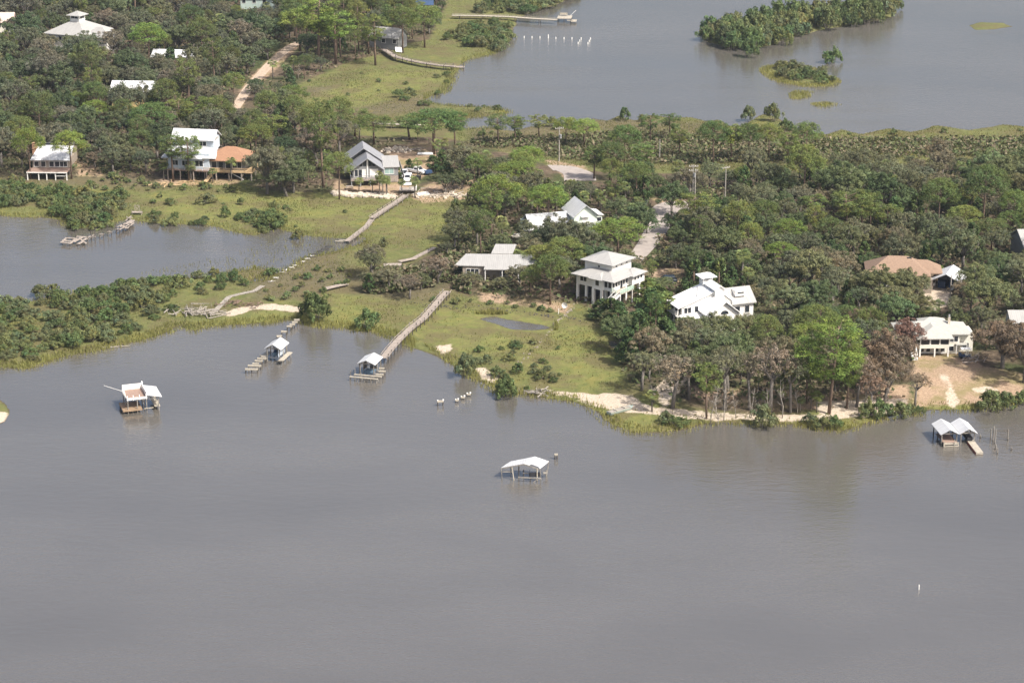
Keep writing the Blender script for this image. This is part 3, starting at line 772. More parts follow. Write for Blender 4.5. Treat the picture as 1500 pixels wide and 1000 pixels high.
m = MB(); m.beam(Vector((-.6,0,.36)) + d*1.008, Vector((.6,0,.36)) + d*1.008, .12, .3); part(T, "end_board", m, M_palewood)
for i, (x, yb, yt) in enumerate([(1451,643,628),(1454.7,646,624.5),(1456.8,650,629),(1458.3,658,651),(1461,664.5,655.5),(1476,644.5,628.7),(1481.5,659,655),(1436,641.5,636.5)]):
    b = P(x, yb); h = (yb-yt)/S(yb)/.93
    wd = ["tall leaning piling nearest the shore in the cluster beside the floating dock","tallest grey piling in the cluster beside the floating dock","tall piling behind the short stubs beside the floating dock",
          "short stub piling next to the tall cluster beside the floating dock","outermost stub piling on the water side of the tall cluster","lone thin tall piling apart from the cluster near the twin boathouse",
          "tiny stub piling far out beyond the lone thin piling","short pale piling between the twin boathouse and the tall piling cluster"][i]
    T = thing("piling", wd, "piling", b, 0, "old pilings off the twin gabled boathouse")
    post(T, "pile", 0, 0, -1.5, h, .13, M_pile, lean=(rnd.uniform(-.08,.08), 0)); m = MB(); m.tube((0,0,-.3),(0,0,.25),.145,.14); part(T, "wet_band", m, M_dark)

# pairs of piles left of lost docks
for i, (x, y, w, lb) in enumerate([(645,586.5,9.5,"pale pile pair with a crooked cap, outermost of the four off the mangrove point"),(669.3,585,5,"low pale pile pair second out from the mangrove point"),
                               (678,580.5,6,"low pale pile pair third out, middle of three in a row"),(686.6,576,6,"low pale pile pair closest to the mangrove point"),(814.6,664.3,5.2,"lone pile pair standing behind the leaning boathouse")]):
    b = bent(x, y, w, (6 if i < 4 else 0), (1.0 if i in (0, 4) else .6), 2, lb, "pile pairs of lost docks")
    if i < 4:
        m = MB(); q = w/S(y)/2; m.box(q-.2, q+.05, -.1, .1, b_z := (1.0 if i == 0 else .6), b_z+.22); m.box(-q, -q+.2, -.1, .1, b_z, b_z+.14); part(b, "broken_plank", m, M_white)
T = thing("marker_post", "thin white marker post alone in the near open water", "marker post", P(1346, 863)); m = MB(); m.tube((0,0,-1.5),(0,0,.7),.07); part(T, "post", m, M_white); m = MB(); m.tube((0,0,.7),(0,0,.78),.09,.05); part(T, "cap", m, M_white)
T = thing("driftwood_log", "long thin pale log floating off the mangrove bank", "log", P(163, 508.8)); m = MB(); m.path([(-4,-.7,.03),(-2,-.3,.08),(0,0,.1),(2,.35,.12),(3.6,.6,.2)], [.05,.1,.12,.1,.05]); m.path([(1.5,.25,.1),(1.9,.7,.3)], [.05,.03]); o_ = part(T, "trunk", m, M_drift); m = MB(); m.path([(-1,-.15,.1),(-1.2,.5,.25)], [.05,.02]); part(T, "branch", m, M_drift)

# broken dock in the lagoon
a = P(88, 357); T = thing("broken_dock", "collapsed grey dock head with sagging frames at the outer end in the lagoon", "dock", P(110, 356), 0, mark="collapsed lagoon dock"); o = T.location
def LL(px, py, z): return P(px, py, z) - o
m = MB()
for (x0,y0,x1,y1,w) in ((89,354,103,356.5,.5),(91,351.5,107,353.5,.5),(90,355,97,348,.4),(103,356,112,348.5,.5),(98,348,112,349,.4),(108,354,122,346,.6),(112,346,127,347,.7),(114,357,122,353,.6),(120,353,128,348,.5),(118,350,126,356,.4)):
    m.beam(LL(x0,y0,.75+rnd.uniform(-.12,.2)), LL(x1,y1,.75+rnd.uniform(-.12,.2)), w, .14)
part(T, "deck_frame", m, M_wood)
for (x,y,h) in ((92,357,.7),(102,360,.7),(106,352,1.9),(111,352,2.3),(113,360,.7),(118,362,.7),(124,358,.9),(128,354,1.0),(99,351,.8),(122,350,1.2)):
    b = LL(x,y,0); post(T, "pile", b.x, b.y, -1.5, h, .1, M_dark)
for i, (x, y, h, h2) in enumerate([(131.5,353.5,1.5,1.4),(136.8,351.5,2.2,1.6),(149,349,1.5,2.4),(161,345.5,2.6,1.4),(173,342,1.7,1.8)]):
    c = P(x, y); T = thing("dock_bent", f"leaning wrecked dock bent, {ORD[i]} from the collapsed lagoon dock head", "dock bent", c, R(rnd.uniform(-8,8)), "wrecked bents in the lagoon")
    post(T, "pile", -.45, 0, -1.5, h, .1, M_dark); post(T, "pile", .45, -.1, -1.5, h2, .1, M_dark)
    m = MB(); m.beam((-.6,-.05,1.05),(.6,-.1,1.0+rnd.uniform(-.2,.2)),.2,.14); m.beam((-.45,0,.3),(.5,-.1,1.1),.06,.14); m.beam((-.3,.3,1.1),(.2,.9,.9+rnd.uniform(-.3,.2)),.3,.05); part(T, "cap_beam", m, M_wood)
T = thing("broken_dock", "buckled grey dock section with crossed timbers beside the lagoon mangroves", "dock", P(186, 340), 0, mark="buckled dock section"); o = T.location
m = MB()
for (x0,y0,x1,y1,w) in ((174,332,183,328,.9),(183,328,194,322,1.0),(175,336,190,328,.3),(186,334,196,326,.3),(187,319,193,318,.5),(184,323,192,316,.25),(185,317,193,322,.2),(180,331,186,334,.8),(190,327,195,322,.9)):
    m.beam(LL(x0,y0,1.0+rnd.uniform(-.2,.25)), LL(x1,y1,1.0+rnd.uniform(-.2,.25)), w, .12)
part(T, "deck_frame", m, M_wood)
for (x,y,h) in ((171,341,1.6),(176,342,1.2),(182,341,1.2),(188,338,1.2),(191,338,1.6),(195,333,1.2),(185,333,1.3),(180,336,1.4)):
    b = LL(x,y,0); post(T, "pile", b.x, b.y, -1.5, h, .1, M_dark)
T = thing("dock_gate", "small grey timber gate platform with crossed braces on the marsh bank", "gate", G(201, 314), R(-4))
m = MB(); m.box(-1.2,1.2,-.6,.6,.5,.62); part(T, "platform", m, M_wood)
m = MB()
for x in (-.6,.45): m.box(x-.06,x+.06,.4,.52,.62,2.1)
m.box(-.54,.39,.42,.5,1.98,2.1); m.beam((-.54,.46,.7),(.39,.46,1.95),.06,.1); m.beam((-.54,.47,1.95),(.39,.47,.7),.06,.1); part(T, "gate_frame", m, M_wood)
m = MB()
for x in (-1.1,1.1): m.box(x-.06,x+.06,-.56,-.44,-.6,1.3); m.box(x-.05,x+.05,.44,.56,-.6,.5)
part(T, "leg", m, M_wood)

# pier, white posts and small piers in the bay behind
pier("pier", "long pale pier crossing the far mangroves to a boat dock in the bay", "far bay pier", [(662,22.5),(700,23),(745,24.5),(780,27),(816,29)], 1.5, 1.9, M_palewood, 6.0, True, rail_sides=(1,))
a = P(828, 31.5); T = thing("boat_dock", "wide pale dock platform with a bench and low float ending the far bay pier", "dock", a, R(-6))
m = MB(); m.box(-2.6,2.2,-2.6,2.8,1.3,1.5); part(T, "platform", m, M_palewood)
m = MB(); m.box(2.25,4.0,-4.0,-.5,.5,.75); m.box(.8,3.0,-3.2,-2.62,.8,.95); part(T, "float", m, M_palewood)
m = MB(); m.box(-2.0,.6,1.6,2.2,1.9,2.0); m.box(-2.0,.6,2.2,2.3,1.9,2.5); m.box(-1.9,-1.8,1.65,2.15,1.5,1.9); m.box(.4,.5,1.65,2.15,1.5,1.9); part(T, "bench", m, M_palewood)
for x,y in ((-2.4,-2.4),(2.0,-2.4),(-2.4,2.6),(2.0,2.6),(-.2,-2.4)): post(T, "pile", x, y, -1.4, 1.3, .14, M_dark)
m = MB(); m.tube((1.5,2.4,1.5),(3.4,3.4,3.2),.05); part(T, "davit", m, M_white)
fl = [(745.4,55.5),(756,55.8),(767.6,56),(779,56.2),(790.7,56.4),(803,56.5),(814,57.3),(826,57.6),(837.6,58),(851,58.2),(849,61.3),(846.7,64.6),(864.7,58.2),(863,61.5),(861,65)]
for i, (x, y) in enumerate(fl):
    c = P(x, y); h = 1.15 if i == 5 else .55
    lab = "tallest white post in the row off the far bay pier" if i == 5 else (f"short white post, {ORD[i if i < 5 else i-1]} along the row starting at the far mangroves" if i < 9 else f"white post, {ORD[(i-9)%3]} of the {'inner' if i < 12 else 'outer'} short file ending the white post row")
    T = thing("mooring_post", lab, "post", c, 0, "white posts in the bay"); m = MB(); m.tube((0,0,-1),(.05,.0,h),.15,.13); part(T, "post", m, M_white); m = MB(); m.tube((.05,0,h),(.05,0,h+.12),.17,.08); part(T, "cap", m, M_white)
pier("pier", "grey cluttered wooden pier from the wooded shore to the bay marsh edge", "bay marsh pier", [(562,72),(580,83),(600,88),(620,92),(645,95.5),(667,97)], 1.6, 1.9, M_wood, 4.5, True, rail_sides=(-1, 1))
a = P(668, 99.5); T = thing("boat_dock", "low dark landing stage below the grey pier at the bay marsh", "dock", a, R(-4)); m = MB(); m.box(-1,2.6,-1.4,.4,.3,.5); part(T, "platform", m, M_wood)
for x,y in ((-.8,-1.2),(2.4,-1.2),(-.8,.3),(2.4,.3)): post(T, "pile", x, y, -1, 1.3, .12, M_dark)
a = P(584, 80, 1.6); T = thing("canopy", "white cloth awning board leaning on the grey bay marsh pier rail", "awning", a, R(15)); m = MB(); m.slab([(-.9,0,1.0),(1.1,0,.7),(1.1,1.0,2.0),(-.9,1.0,2.2)], .06); part(T, "cloth", m, M_white); m = MB(); m.tube((-.8,.9,0),(-.8,.9,2.1),.05); m.tube((1.0,.9,0),(1.0,.9,1.9),.05); part(T, "pole", m, M_wood)
pier("boardwalk", "straight pale boardwalk crossing the back channel among trees", "back channel boardwalk", [(520,178),(565,181),(622,183)], 1.5, 1.7, M_palewood, 4.5, True, rail_sides=(1,))

# boardwalk out over the marsh and its wreck
pier("boardwalk", "grey boardwalk running from the A-frame yard across the marsh", "marsh boardwalk", [(595,285),(580,296),(560,309),(545,319)], 1.1, 1.5, M_wood, 3.0, True, rail_sides=(-1, 1))
pier("boardwalk", "sagging lower boardwalk section toward the flooded channel", "sagging boardwalk", [(545,320),(537,331),(524,341),(508,353)], .75, 1.3, M_wood, 3.2, True, rail_sides=(1,))
for i, (x, y) in enumerate([(503,352),(497,353.5),(482,360.5),(476,364),(470,368),(463,372),(457,376.5)]):
    c = P(x, y, .3); T = thing("dock_bent", f"low broken dock bent, {ORD[i]} below the sagging boardwalk in the channel", "dock bent", (c.x, c.y, 0), R(rnd.uniform(-15,5)), "low bents in the channel")
    m = MB(); m.box(-.9,.9,-.15,.15,.25,.42); part(T, "cap_beam", m, M_palewood if i < 2 else M_dark); post(T, "pile", -.7,0,-1,.25,.09,M_dark); post(T, "pile", .7,0,-1,.25,.09,M_dark)
for i, (x, y) in enumerate([(456,376),(450,380),(444,384),(433,390),(427,393),(420,396.5),(414,400),(404,408),(398,413)]):
    c = G(x, y); T = thing("loose_board", f"bleached loose board, {ORD[i]} along the debris line from channel to driftwood", "board", c, R(rnd.uniform(-60,60)), "bleached boards strewn along the channel")
    m = MB(); m.box(-.8,.8,-.14,.14,.1,.2); part(T, "plank", m, M_drift); m = MB(); m.beam((-.3,-.5,.3),(.2,.6,.22),.16,.07); part(T, "cross_plank", m, M_white)
pier("boardwalk", "narrow fallen boardwalk lying in the marsh grass toward the flat white roof", "fallen marsh boardwalk", [(602,380),(620,370.5),(637,362)], .7, 1.1, M_wood, 4, False)
T = thing("boardwalk", "broken grey boardwalk platform lying below the fallen marsh boardwalk", "boardwalk", G(575, 390), R(5)); m = MB(); m.box(-2,2,-.9,.9,.3,.45); m.beam((1.5,1.8,.6),(5.2,4.4,.5),1.1,.12); part(T, "deck", m, M_wood); m = MB(); m.box(-1.8,-1.6,-.7,.7,-.3,.3); m.box(1.6,1.8,-.7,.7,-.3,.3); part(T, "leg", m, M_dark)
T = thing("boardwalk", "short pale boardwalk end poking out behind the round mangrove tree", "boardwalk", G(478, 426), R(40)); m = MB(); m.box(-.7,5.5,-.6,.6,.5,.65); part(T, "deck", m, M_wood); m = MB(); m.box(0,.15,-.5,.5,-.3,.5); m.box(4.5,4.65,-.5,.5,-.3,.5); part(T, "leg", m, M_dark)
pier("boardwalk", "grey fallen boardwalk slumped along the sandy bar", "slumped bar boardwalk", [(313,457),(325,445),(336,434),(352,430),(372,426),(385,418)], .5, 1.1, M_drift, 6, False)
def logs(name, label, c, n, L, spread, mat, mark=None):
    T = thing(name, label, "driftwood", c, 0, mark=mark); m = MB()
    for _ in range(n):
        a = rnd.uniform(0, math.pi); x, y = rnd.gauss(0, spread), rnd.gauss(0, spread*.7); l = rnd.uniform(.4, 1)*L/2; z = rnd.uniform(.1, .7)
        m.path([(x-l*math.cos(a), y-l*math.sin(a), z+rnd.uniform(-.1,.3)), (x, y, z+rnd.uniform(0,.2)), (x+l*math.cos(a), y+l*math.sin(a), z+rnd.uniform(-.1,.4))], [.12,.1,.05], 5)
    part(T, "trunk", m, mat); m = MB()
    for _ in range(n): 
        x, y = rnd.gauss(0, spread), rnd.gauss(0, spread*.7); m.path([(x,y,.2),(x+rnd.uniform(-.5,.5),y+rnd.uniform(-.5,.5),rnd.uniform(.7,1.4))],[.06,.02],5)
    part(T, "branch", m, mat); return T
logs("driftwood_pile", "tangled heap of grey driftwood at the bank end of the slumped boardwalk", G(276, 457), 26, 5, 2.4, M_drift, "driftwood heap")
logs("driftwood_pile", "smaller line of driftwood under the slumped boardwalk at the water", G(302, 462), 14, 6, 1.6, M_drift)
logs("driftwood_pile", "brown brush and sticks heaped on the pale sandy bar", G(352, 447), 22, 3, 2.2, M_bark)
logs("driftwood_pile", "scattered storm timber on the bare ground beside the bush right of the gravel yard", G(655, 283), 20, 4, 3.0, M_wood)
logs("driftwood_pile", "small washed up brush pile at the marsh tip past the mangrove point", G(790, 577), 18, 2.5, 1.2, M_drift)
logs("driftwood_pile", "storm timbers heaped below the two tier white house near the lagoon marsh", G(262, 272), 18, 4, 3.0, M_newwood)
T = thing("skiff", "small pale flat skiff lying on the grassy beach end", "boat", G(908, 603), R(38)); m = MB()
m.add([(-2.6,-.55,.1),(2.2,-.55,.1),(2.9,0,.15),(2.2,.55,.1),(-2.6,.55,.1),(-2.6,-.7,.5),(2.3,-.7,.5),(3.2,0,.6),(2.3,.7,.5),(-2.6,.7,.5)], [(4,3,2,1,0),(0,1,6,5),(1,2,7,6),(2,3,8,7),(3,4,9,8),(4,0,5,9),(5,6,7,8,9)]); part(T, "hull", m, M_teal)
m = MB(); m.box(-2.55,2.2,-.6,.6,.505,.56); part(T, "deck", m, M_drift); m = MB(); m.box(-1.2,-.8,-.6,.6,.565,.7); m.box(.8,1.2,-.6,.6,.565,.7); part(T, "seat", m, M_palewood)
# ------------------------------------------------------------------ houses and yards
def at(px, py): return G(px, py)

# grey A-frame on posts
a = at(539, 272); T = thing("house", "grey A-frame house with glazed front gable and raised deck above the seawall", "house", a, R(6), mark="grey A-frame house"); T.scale = (1,1,.92)
fl = 1.9
m = MB(); m.box(-3.6,3.6,1.2,9.0,fl,4.5); m.box(-5.6,-3.604,6.2,14.5,fl,4.4); m.box(-3.6,3.6,9.004,14.5,fl,4.6); m.tri_end(-3.6,3.6,4.504,7.25,1.2,9.0)
m.box(3.604,7.6,2.6,11,fl,4.3); m.tri_end(-5.0,4.0,4.605,8.0,9.3,14.4); part(T, "wall", m, M_grey)
m = MB(); m.gable(-3.6,3.6,.8,8.6,4.55,7.35,.55,.16); part(T, "roof", m, M_roofgrey)
m = MB(); m.gable(-5.4,4.2,7.6,14.6,4.7,8.35,.5,.16); part(T, "roof", m, M_roofgrey)
m = MB(); m.slab([(3.9,2.2,4.35),(8.0,2.2,4.35),(8.0,11.3,5.1),(3.9,11.3,5.1)],.16); part(T, "roof", m, M_roofg)
m = MB(); m.box(-4.2,3.5,-.8,1.196,fl-.2,fl); m.box(-4.2,3.5,-.84,-.76,fl-.35,fl-.201); part(T, "deck", m, M_wood)
rail(T, [(-4.15,-.75),(3.45,-.75)], fl, 1.0, M_grey, 1.2, .16); rail(T, [(-4.15,-.75),(-4.15,1.1)], fl, 1.0, M_grey, 1.2, .16)
for x in (-4.0,-1.8,.6,3.2):
    for y in (-.6, 2.0, 6): post(T, "stilt", x, y, -.3, fl-.2, .13, M_grey, True)
for x in (4.2,7.3):
    for y in (3, 10.5): post(T, "stilt", x, y, -.3, fl, .13, M_grey, True)
def tri_pane(x0,x1,z0,za,zb,y):
    m = MB(); m.slab([(x0,y,z0),(x1,y,z0),(x1,y,zb),(x0,y,za)],.0); 
    m = MB(); m.add([(x0,y-.03,z0),(x1,y-.03,z0),(x1,y-.03,zb),(x0,y-.03,za),(x0,y-.004,z0),(x1,y-.004,z0),(x1,y-.004,zb),(x0,y-.004,za)],[(0,1,2,3),(7,6,5,4),(0,4,5,1),(1,5,6,2),(2,6,7,3),(3,7,4,0)]); return m
for x0,x1,za,zb in ((-2.0,-1.2,5.3,5.9),(-1.1,-.25,5.95,6.6),(.25,1.1,6.6,5.95),(1.2,2.0,5.9,5.3)):
    part(T, "gable_window", tri_pane(x0,x1,5.0,za,zb,1.2), M_glass)
m = MB(); m.box(-.16,.16,1.02,1.19,fl,6.9); part(T, "gable_post", m, M_siding)
window(T,'S',-2.75,fl+.3,.8,1.9,1.2); door(T,'S',-1.75,fl,.8,2.1,1.2); window(T,'S',-.85,fl+.2,.8,2.0,1.2,pane=M_siding); window(T,'S',1.6,fl+.25,1.9,1.95,1.2,pane=M_siding)
window(T,'S',5.4,fl+.5,2.2,1.5,2.6,pane=surface_mat("glass with painted reflection",(.30,.42,.40),(.2,.3,.28),1,.1))  # reflection put into the pane's pale green base colour
window(T,'E',4.5,fl+.7,1.2,1.2,7.6)
m = MB(); m.box(3.4,7.6,2.4,2.5,.2,fl); part(T, "lattice", m, M_wood)
m = MB(); m.beam((8.3,8.5,4.4),(9.1,4.0,1.6),.1,1.0); part(T, "stair_side", m, M_grey)
T = thing("picnic_table", "grey wooden picnic table on the A-frame yard under the deck corner", "table", at(512, 277), R(5)); m = MB(); m.box(-.9,.9,-.4,.4,.7,.78); part(T, "tabletop", m, M_wood)
for y in (-.75,.75): m = MB(); m.box(-.9,.9,y-.14,y+.14,.42,.47); part(T, "bench", m, M_wood)
m = MB()
for x in (-.7,.7): m.beam((x,-.9,0),(x,0,.7),.08,.08); m.beam((x,.9,0),(x,0,.7),.08,.08); m.box(x-.04,x+.04,-.8,.8,.34,.42)
part(T, "leg", m, M_wood)
# seawall of pale rocks (countless)
def rocks(name, label, pts, n, r, wdt, mat=M_rock):
    m = MB(); c = [G(*p) for p in pts]
    for _ in range(n):
        k = rnd.randrange(len(c)-1); q = c[k].lerp(c[k+1], rnd.random()) + Vector((rnd.gauss(0,wdt*.3), rnd.gauss(0,wdt), 0))
        rr = r*rnd.uniform(.5,1.3); vs = []
        for sx in (-1,1):
            for sy in (-1,1):
                for sz in (-1,1): vs.append(q + Vector((sx*rr*rnd.uniform(.6,1.1), sy*rr*rnd.uniform(.6,1.1), rr*.35 + sz*rr*rnd.uniform(.45,.8))))
        m.add(vs, [(0,1,3,2),(4,6,7,5),(0,4,5,1),(2,3,7,6),(0,2,6,4),(1,5,7,3)])
    o = link(name, m.mesh(name, mat)); tagkind(o, "stuff", label); o['category'] = 'rocks'; return o
rocks("seawall_rocks", "pale riprap rocks along the A-frame yard edge", [(487,283),(505,284.5),(540,286),(580,289)], 520, .34, .8)
rocks("seawall_rocks", "pale riprap rocks along the bare yard right of the boardwalk", [(605,288),(640,287),(665,286),(692,288)], 130, .34, 1.0)
rocks("wrack_line", "dark broken line of debris crossing the yellow marsh", [(842,449),(828,462),(812,476),(795,496),(778,516),(758,535)], 60, .16, .8, M_wood)
rocks("wrack_line", "thin wrack line along the upper marsh edge", [(600,443),(660,450),(740,455),(850,468)], 120, .13, .8, M_dark)
T = thing("rubble_heap", "pale heap of broken concrete at the back of the gravel yard", "rubble heap", at(583, 221), 0, mark="pale rubble heap"); m = MB()
for _ in range(90):
    x, y = rnd.gauss(0,2.0), rnd.gauss(0,1.2); z = max(0,1.2-abs(x)*.35-abs(y)*.4)*rnd.random(); r_ = rnd.uniform(.2,.55)
    m.tube((x,y,z),(x+rnd.uniform(-.5,.5),y+rnd.uniform(-.5,.5),z+r_),r_,r_*.5,5)
part(T, "chunk", m, M_rock); m = MB(); m.path([(2.5,0,.3),(4.5,.3,.5),(7,1.4,.6)],[.3,.22,.08]); m.path([(3,0,.3),(5,-.8,.4)],[.2,.06]); part(T, "log", m, M_wood)
for nm, lb, px, py, rot, sx, sy in (("storm_board","white fallen panel lying on the seawall rubble beside the boardwalk head",620,286,25,1.5,.8),("storm_board","white panel lying below the big dark pine near the gravel yard",623,227,-3,2.0,.5),("storm_board","white board lying on gravel behind the boardwalk steps",597,271.5,0,1.0,.6)):
    T = thing(nm, lb, "panel", at(px,py), R(rot)); m = MB(); m.slab([(-sx,-sy,.25),(sx,-sy,.3),(sx,sy,.6),(-sx,sy,.55)],.08); part(T, "sheet", m, M_white); m = MB(); m.box(-sx+.1,sx-.1,-.05,.05,.08,.3); part(T, "batten", m, M_wood)
T = thing("boardwalk_gate", "white picket landing with benches where the marsh boardwalk meets the yard", "landing", at(594.5, 284.5), 0); m = MB(); m.box(-1.4,2.6,-.3,2.6,.9,1.0); part(T, "landing", m, M_wood)
rail(T, [(.9,-.25),(2.6,-.25)], 1.0, .9, M_white, .8, .12); rail(T, [(2.55,-.2),(2.55,1.8)], 1.0, .9, M_white, .8, .12); rail(T, [(-1.4,-.25),(-1.35,1.2)], 1.0, .9, M_white, .8, .12)

def vehicle(name, label, cat, loc, rot, kind, paint, group=None, mark=None):
    """local +y is forward"""
    T = thing(name, label, cat, loc, R(rot), group, mark=mark)
    L, W = (5.7, 1.95) if kind == 'pickup' else (4.7, 1.85)
    m = MB(); h = W/2
    def loft(secs, close=True):
        n = len(secs[0]); vs = [v for s_ in secs for v in s_]; fs = []
        for i in range(len(secs)-1):
            for k in range(n): fs.append((i*n+k, i*n+(k+1)%n, (i+1)*n+(k+1)%n, (i+1)*n+k))
        fs += [tuple(range(n-1,-1,-1)), tuple(range((len(secs)-1)*n, len(secs)*n))]
        return vs, fs
    def sec(y, w, z0, z1, tw): return [(-w,y,z0),(w,y,z0),(w,y,z1-.12),(tw,y,z1),(-tw,y,z1),(-w,y,z1-.12)]
    if kind == 'pickup': secs = [sec(-L/2,h*.95,.45,.98,h*.9),sec(-L/2+.25,h,.4,1.03,h*.94),sec(L/2-1.3,h,.38,1.1,h*.92),sec(L/2-.3,h*.96,.4,1.02,h*.85),sec(L/2,h*.86,.48,.85,h*.75)]
    else: secs = [sec(-L/2,h*.92,.45,.95,h*.85),sec(-L/2+.25,h,.38,1.02,h*.92),sec(L/2-1.2,h,.36,1.02,h*.9),sec(L/2-.3,h*.95,.38,.92,h*.82),sec(L/2,h*.84,.46,.78,h*.74)]
    m.add(*loft(secs)); part(T, "body", m, paint)
    c0, c1, top = (-.55, 1.35, 1.85) if kind == 'pickup' else (-2.1, 1.0, 1.68)
    m = MB(); m.add(*loft([sec(c0,h*.9,1.03,1.1,h*.86),sec(c0+.25,h*.84,1.03,top,h*.7),sec(c1-.75,h*.84,1.03,top,h*.7),sec(c1,h*.88,1.03,1.09,h*.84)])); part(T, "cabin", m, paint)
    g = MB(); g.add([(-h*.72,c1-.02,1.12),(h*.72,c1-.02,1.12),(h*.62,c1-.66,top-.08),(-h*.62,c1-.66,top-.08),(-h*.72,c1+.03,1.12),(h*.72,c1+.03,1.12),(h*.62,c1-.61,top-.06),(-h*.62,c1-.61,top-.06)],[(3,2,1,0),(4,5,6,7),(0,1,5,4),(1,2,6,5),(2,3,7,6),(3,0,4,7)]); part(T, "windscreen", g, M_glass)
    g = MB(); g.add([(-h*.7,c0+.02,1.12),(h*.7,c0+.02,1.12),(h*.6,c0+.22,top-.1),(-h*.6,c0+.22,top-.1),(-h*.7,c0-.03,1.12),(h*.7,c0-.03,1.12),(h*.6,c0+.17,top-.08),(-h*.6,c0+.17,top-.08)],[(0,1,2,3),(7,6,5,4),(1,0,4,5),(2,1,5,6),(3,2,6,7),(0,3,7,4)]); part(T, "rear_window", g, M_glass)
    for s_ in (-1, 1):
        g = MB(); g.add([(s_*h*.93,c0+.3,1.1),(s_*h*.93,c1-.35,1.1),(s_*h*.78,c1-.85,top-.14),(s_*h*.78,c0+.4,top-.14)]+[(s_*h*.8,c0+.3,1.1),(s_*h*.8,c1-.35,1.1),(s_*h*.68,c1-.85,top-.14),(s_*h*.68,c0+.4,top-.14)],[(0,1,2,3),(7,6,5,4),(0,4,5,1),(1,5,6,2),(2,6,7,3),(3,7,4,0)]); part(T, "side_window", g, M_glass)
        g = MB(); g.box(s_*h*.75-.14, s_*h*.75+.14, L/2-.16, L/2-.02, .68, .84); part(T, "headlight", g, M_lamp)
        for y in (-L/2+.95, L/2-.95):
            g = MB(); x = s_*(h-.1); g.tube((x-.12,y,.36),(x+.12,y,.36),.36,.36,16); w = part(T, "wheel", g, M_tyre)
            g = MB(); g.tube((x+s_*.121,y,.36),(x+s_*.14,y,.36),.22,.2,12); part(w, "rim", g, M_rim)
    if kind == 'pickup':
        g = MB(); g.box(-h*.8,h*.8,-L/2+.15,-.65,1.035,1.06); part(T, "cargo_bed", g, M_gloom)
    return T
vehicle("parked_car", "white pickup facing the marsh on gravel beside the A-frame house", "pickup", at(592.0, 258.5), 182, 'pickup', M_carpaint, "cars in the gravel yard", "white pickup by the A-frame")
t_ = vehicle("parked_car", "white car parked nearest the boardwalk with its side door open", "car", at(597.5, 265.0), 175, 'car', M_carpaint, "cars in the gravel yard")
m = MB(); m.box(-1.75,-.94,.3,.38,.4,1.5); part(t_, "door", m, M_gloom, "open dark side door")
vehicle("parked_car", "white pickup parked slantwise under palms away from the other two cars", "pickup", at(611, 253.5), 232, 'pickup', M_carpaint, "cars in the gravel yard")
vehicle("parked_car", "dark blue car half hidden by trees behind the stilt house", "car", at(975, 415), 100, 'car', M_carblue)
for i, (px, py, lb) in enumerate([(610.5,263.5,"black wheeled bin beside the open car door"),(614.8,263.5,"black wheeled bin farther from the open car door")]):
    T = thing("wheeled_bin", lb, "bin", at(px,py), R(10), "black bins in the gravel yard"); m = MB(); m.add([(-.25,-.3,.1),(.25,-.3,.1),(.25,.3,.1),(-.25,.3,.1),(-.32,-.38,1.0),(.32,-.38,1.0),(.32,.38,1.0),(-.32,.38,1.0)],[(3,2,1,0),(4,5,6,7),(0,1,5,4),(1,2,6,5),(2,3,7,6),(3,0,4,7)]); part(T, "body", m, M_tyre); m = MB(); m.box(-.35,.35,-.42,.42,1.002,1.08); part(T, "lid", m, M_gloom)
T = thing("trailer", "small dark blue covered trailer at the gravel yard edge under the palms", "trailer", at(627, 256), R(30)); m = MB(); m.box(-.9,.9,-.6,.6,.45,1.1); part(T, "body", m, M_bluefab); m = MB(); m.beam((.9,0,.5),(2.0,0,.45),.1,.1); part(T, "drawbar", m, M_metal)
for y in (-.68,.68): m = MB(); m.tube((0,y-.08,.3),(0,y+.08,.3),.3,.3,12); part(T, "wheel", m, M_tyre)

# white hip roofed house on tall stilts
a = at(897, 449); T = thing("house", "two tier white house with grey hip roofs raised on tall white stilts", "house", a, R(-38), mark="tall stilt house")
fl = 3.7
# origin sits below the front corner: house occupies x in -9.3..0, y in 0..9.3 (front corner at the origin)
m = MB(); m.box(-9.4,-4.8,.35,9.4,fl,fl+2.7); m.box(-4.796,-2.2,-.5,9.4,fl,fl+2.7); m.box(-2.196,-.3,2.8,9.4,fl,fl+2.7); m.box(-2.196,-.1,-.1,2.796,fl,fl+.8); m.box(-.296,.5,6.2,10.6,fl,fl+2.5); part(T, "wall", m, M_siding)
m = MB(); m.box(-2.19,-.2,0,.06,fl+.8,fl+2.6); m.box(-.26,-.2,.062,2.79,fl+.8,fl+2.6); part(T, "porch_screen", m, M_screen)
for x, y in ((-2.1,-.04),(-1.15,-.04),(-.15,-.04),(-.15,1.0),(-.15,2.0),(-.15,2.75)): post(T, "porch_post", x, y, fl+.8, fl+2.65, .07, M_white, True)
m = MB(); m.hip(-9.4,0,0,9.4,fl+2.72,fl+4.7,.75,.18); part(T, "roof", m, M_roofg)
m = MB(); m.hip(-5.2,-2.4,-.6,4,fl+2.6,fl+3.7,.35,.14); m.hip(-2.6,.9,5.8,10.4,fl+2.55,fl+3.6,.35,.14); part(T, "roof", m, M_roofg)
m = MB(); m.box(-9.2,-2.4,3.0,9.9,fl+2.9,fl+5.5); part(T, "upper_wall", m, M_siding)
m = MB(); m.hip(-9.2,-2.4,3.0,9.9,fl+5.52,fl+7.2,.75,.18); part(T, "upper_roof", m, M_roofg)
for x, y in ((-9.2,.6),(-7.0,.6),(-5.0,.6),(-4.6,-.3),(-2.5,-.3),(-2.3,.9),(-.3,.1),(-.3,2.6),(-.3,5.0),(-9.2,4),(-9.2,9),(-6,5),(-3,5),(.2,9)): post(T, "stilt", x, y, -.4, fl, .24, M_white, True)
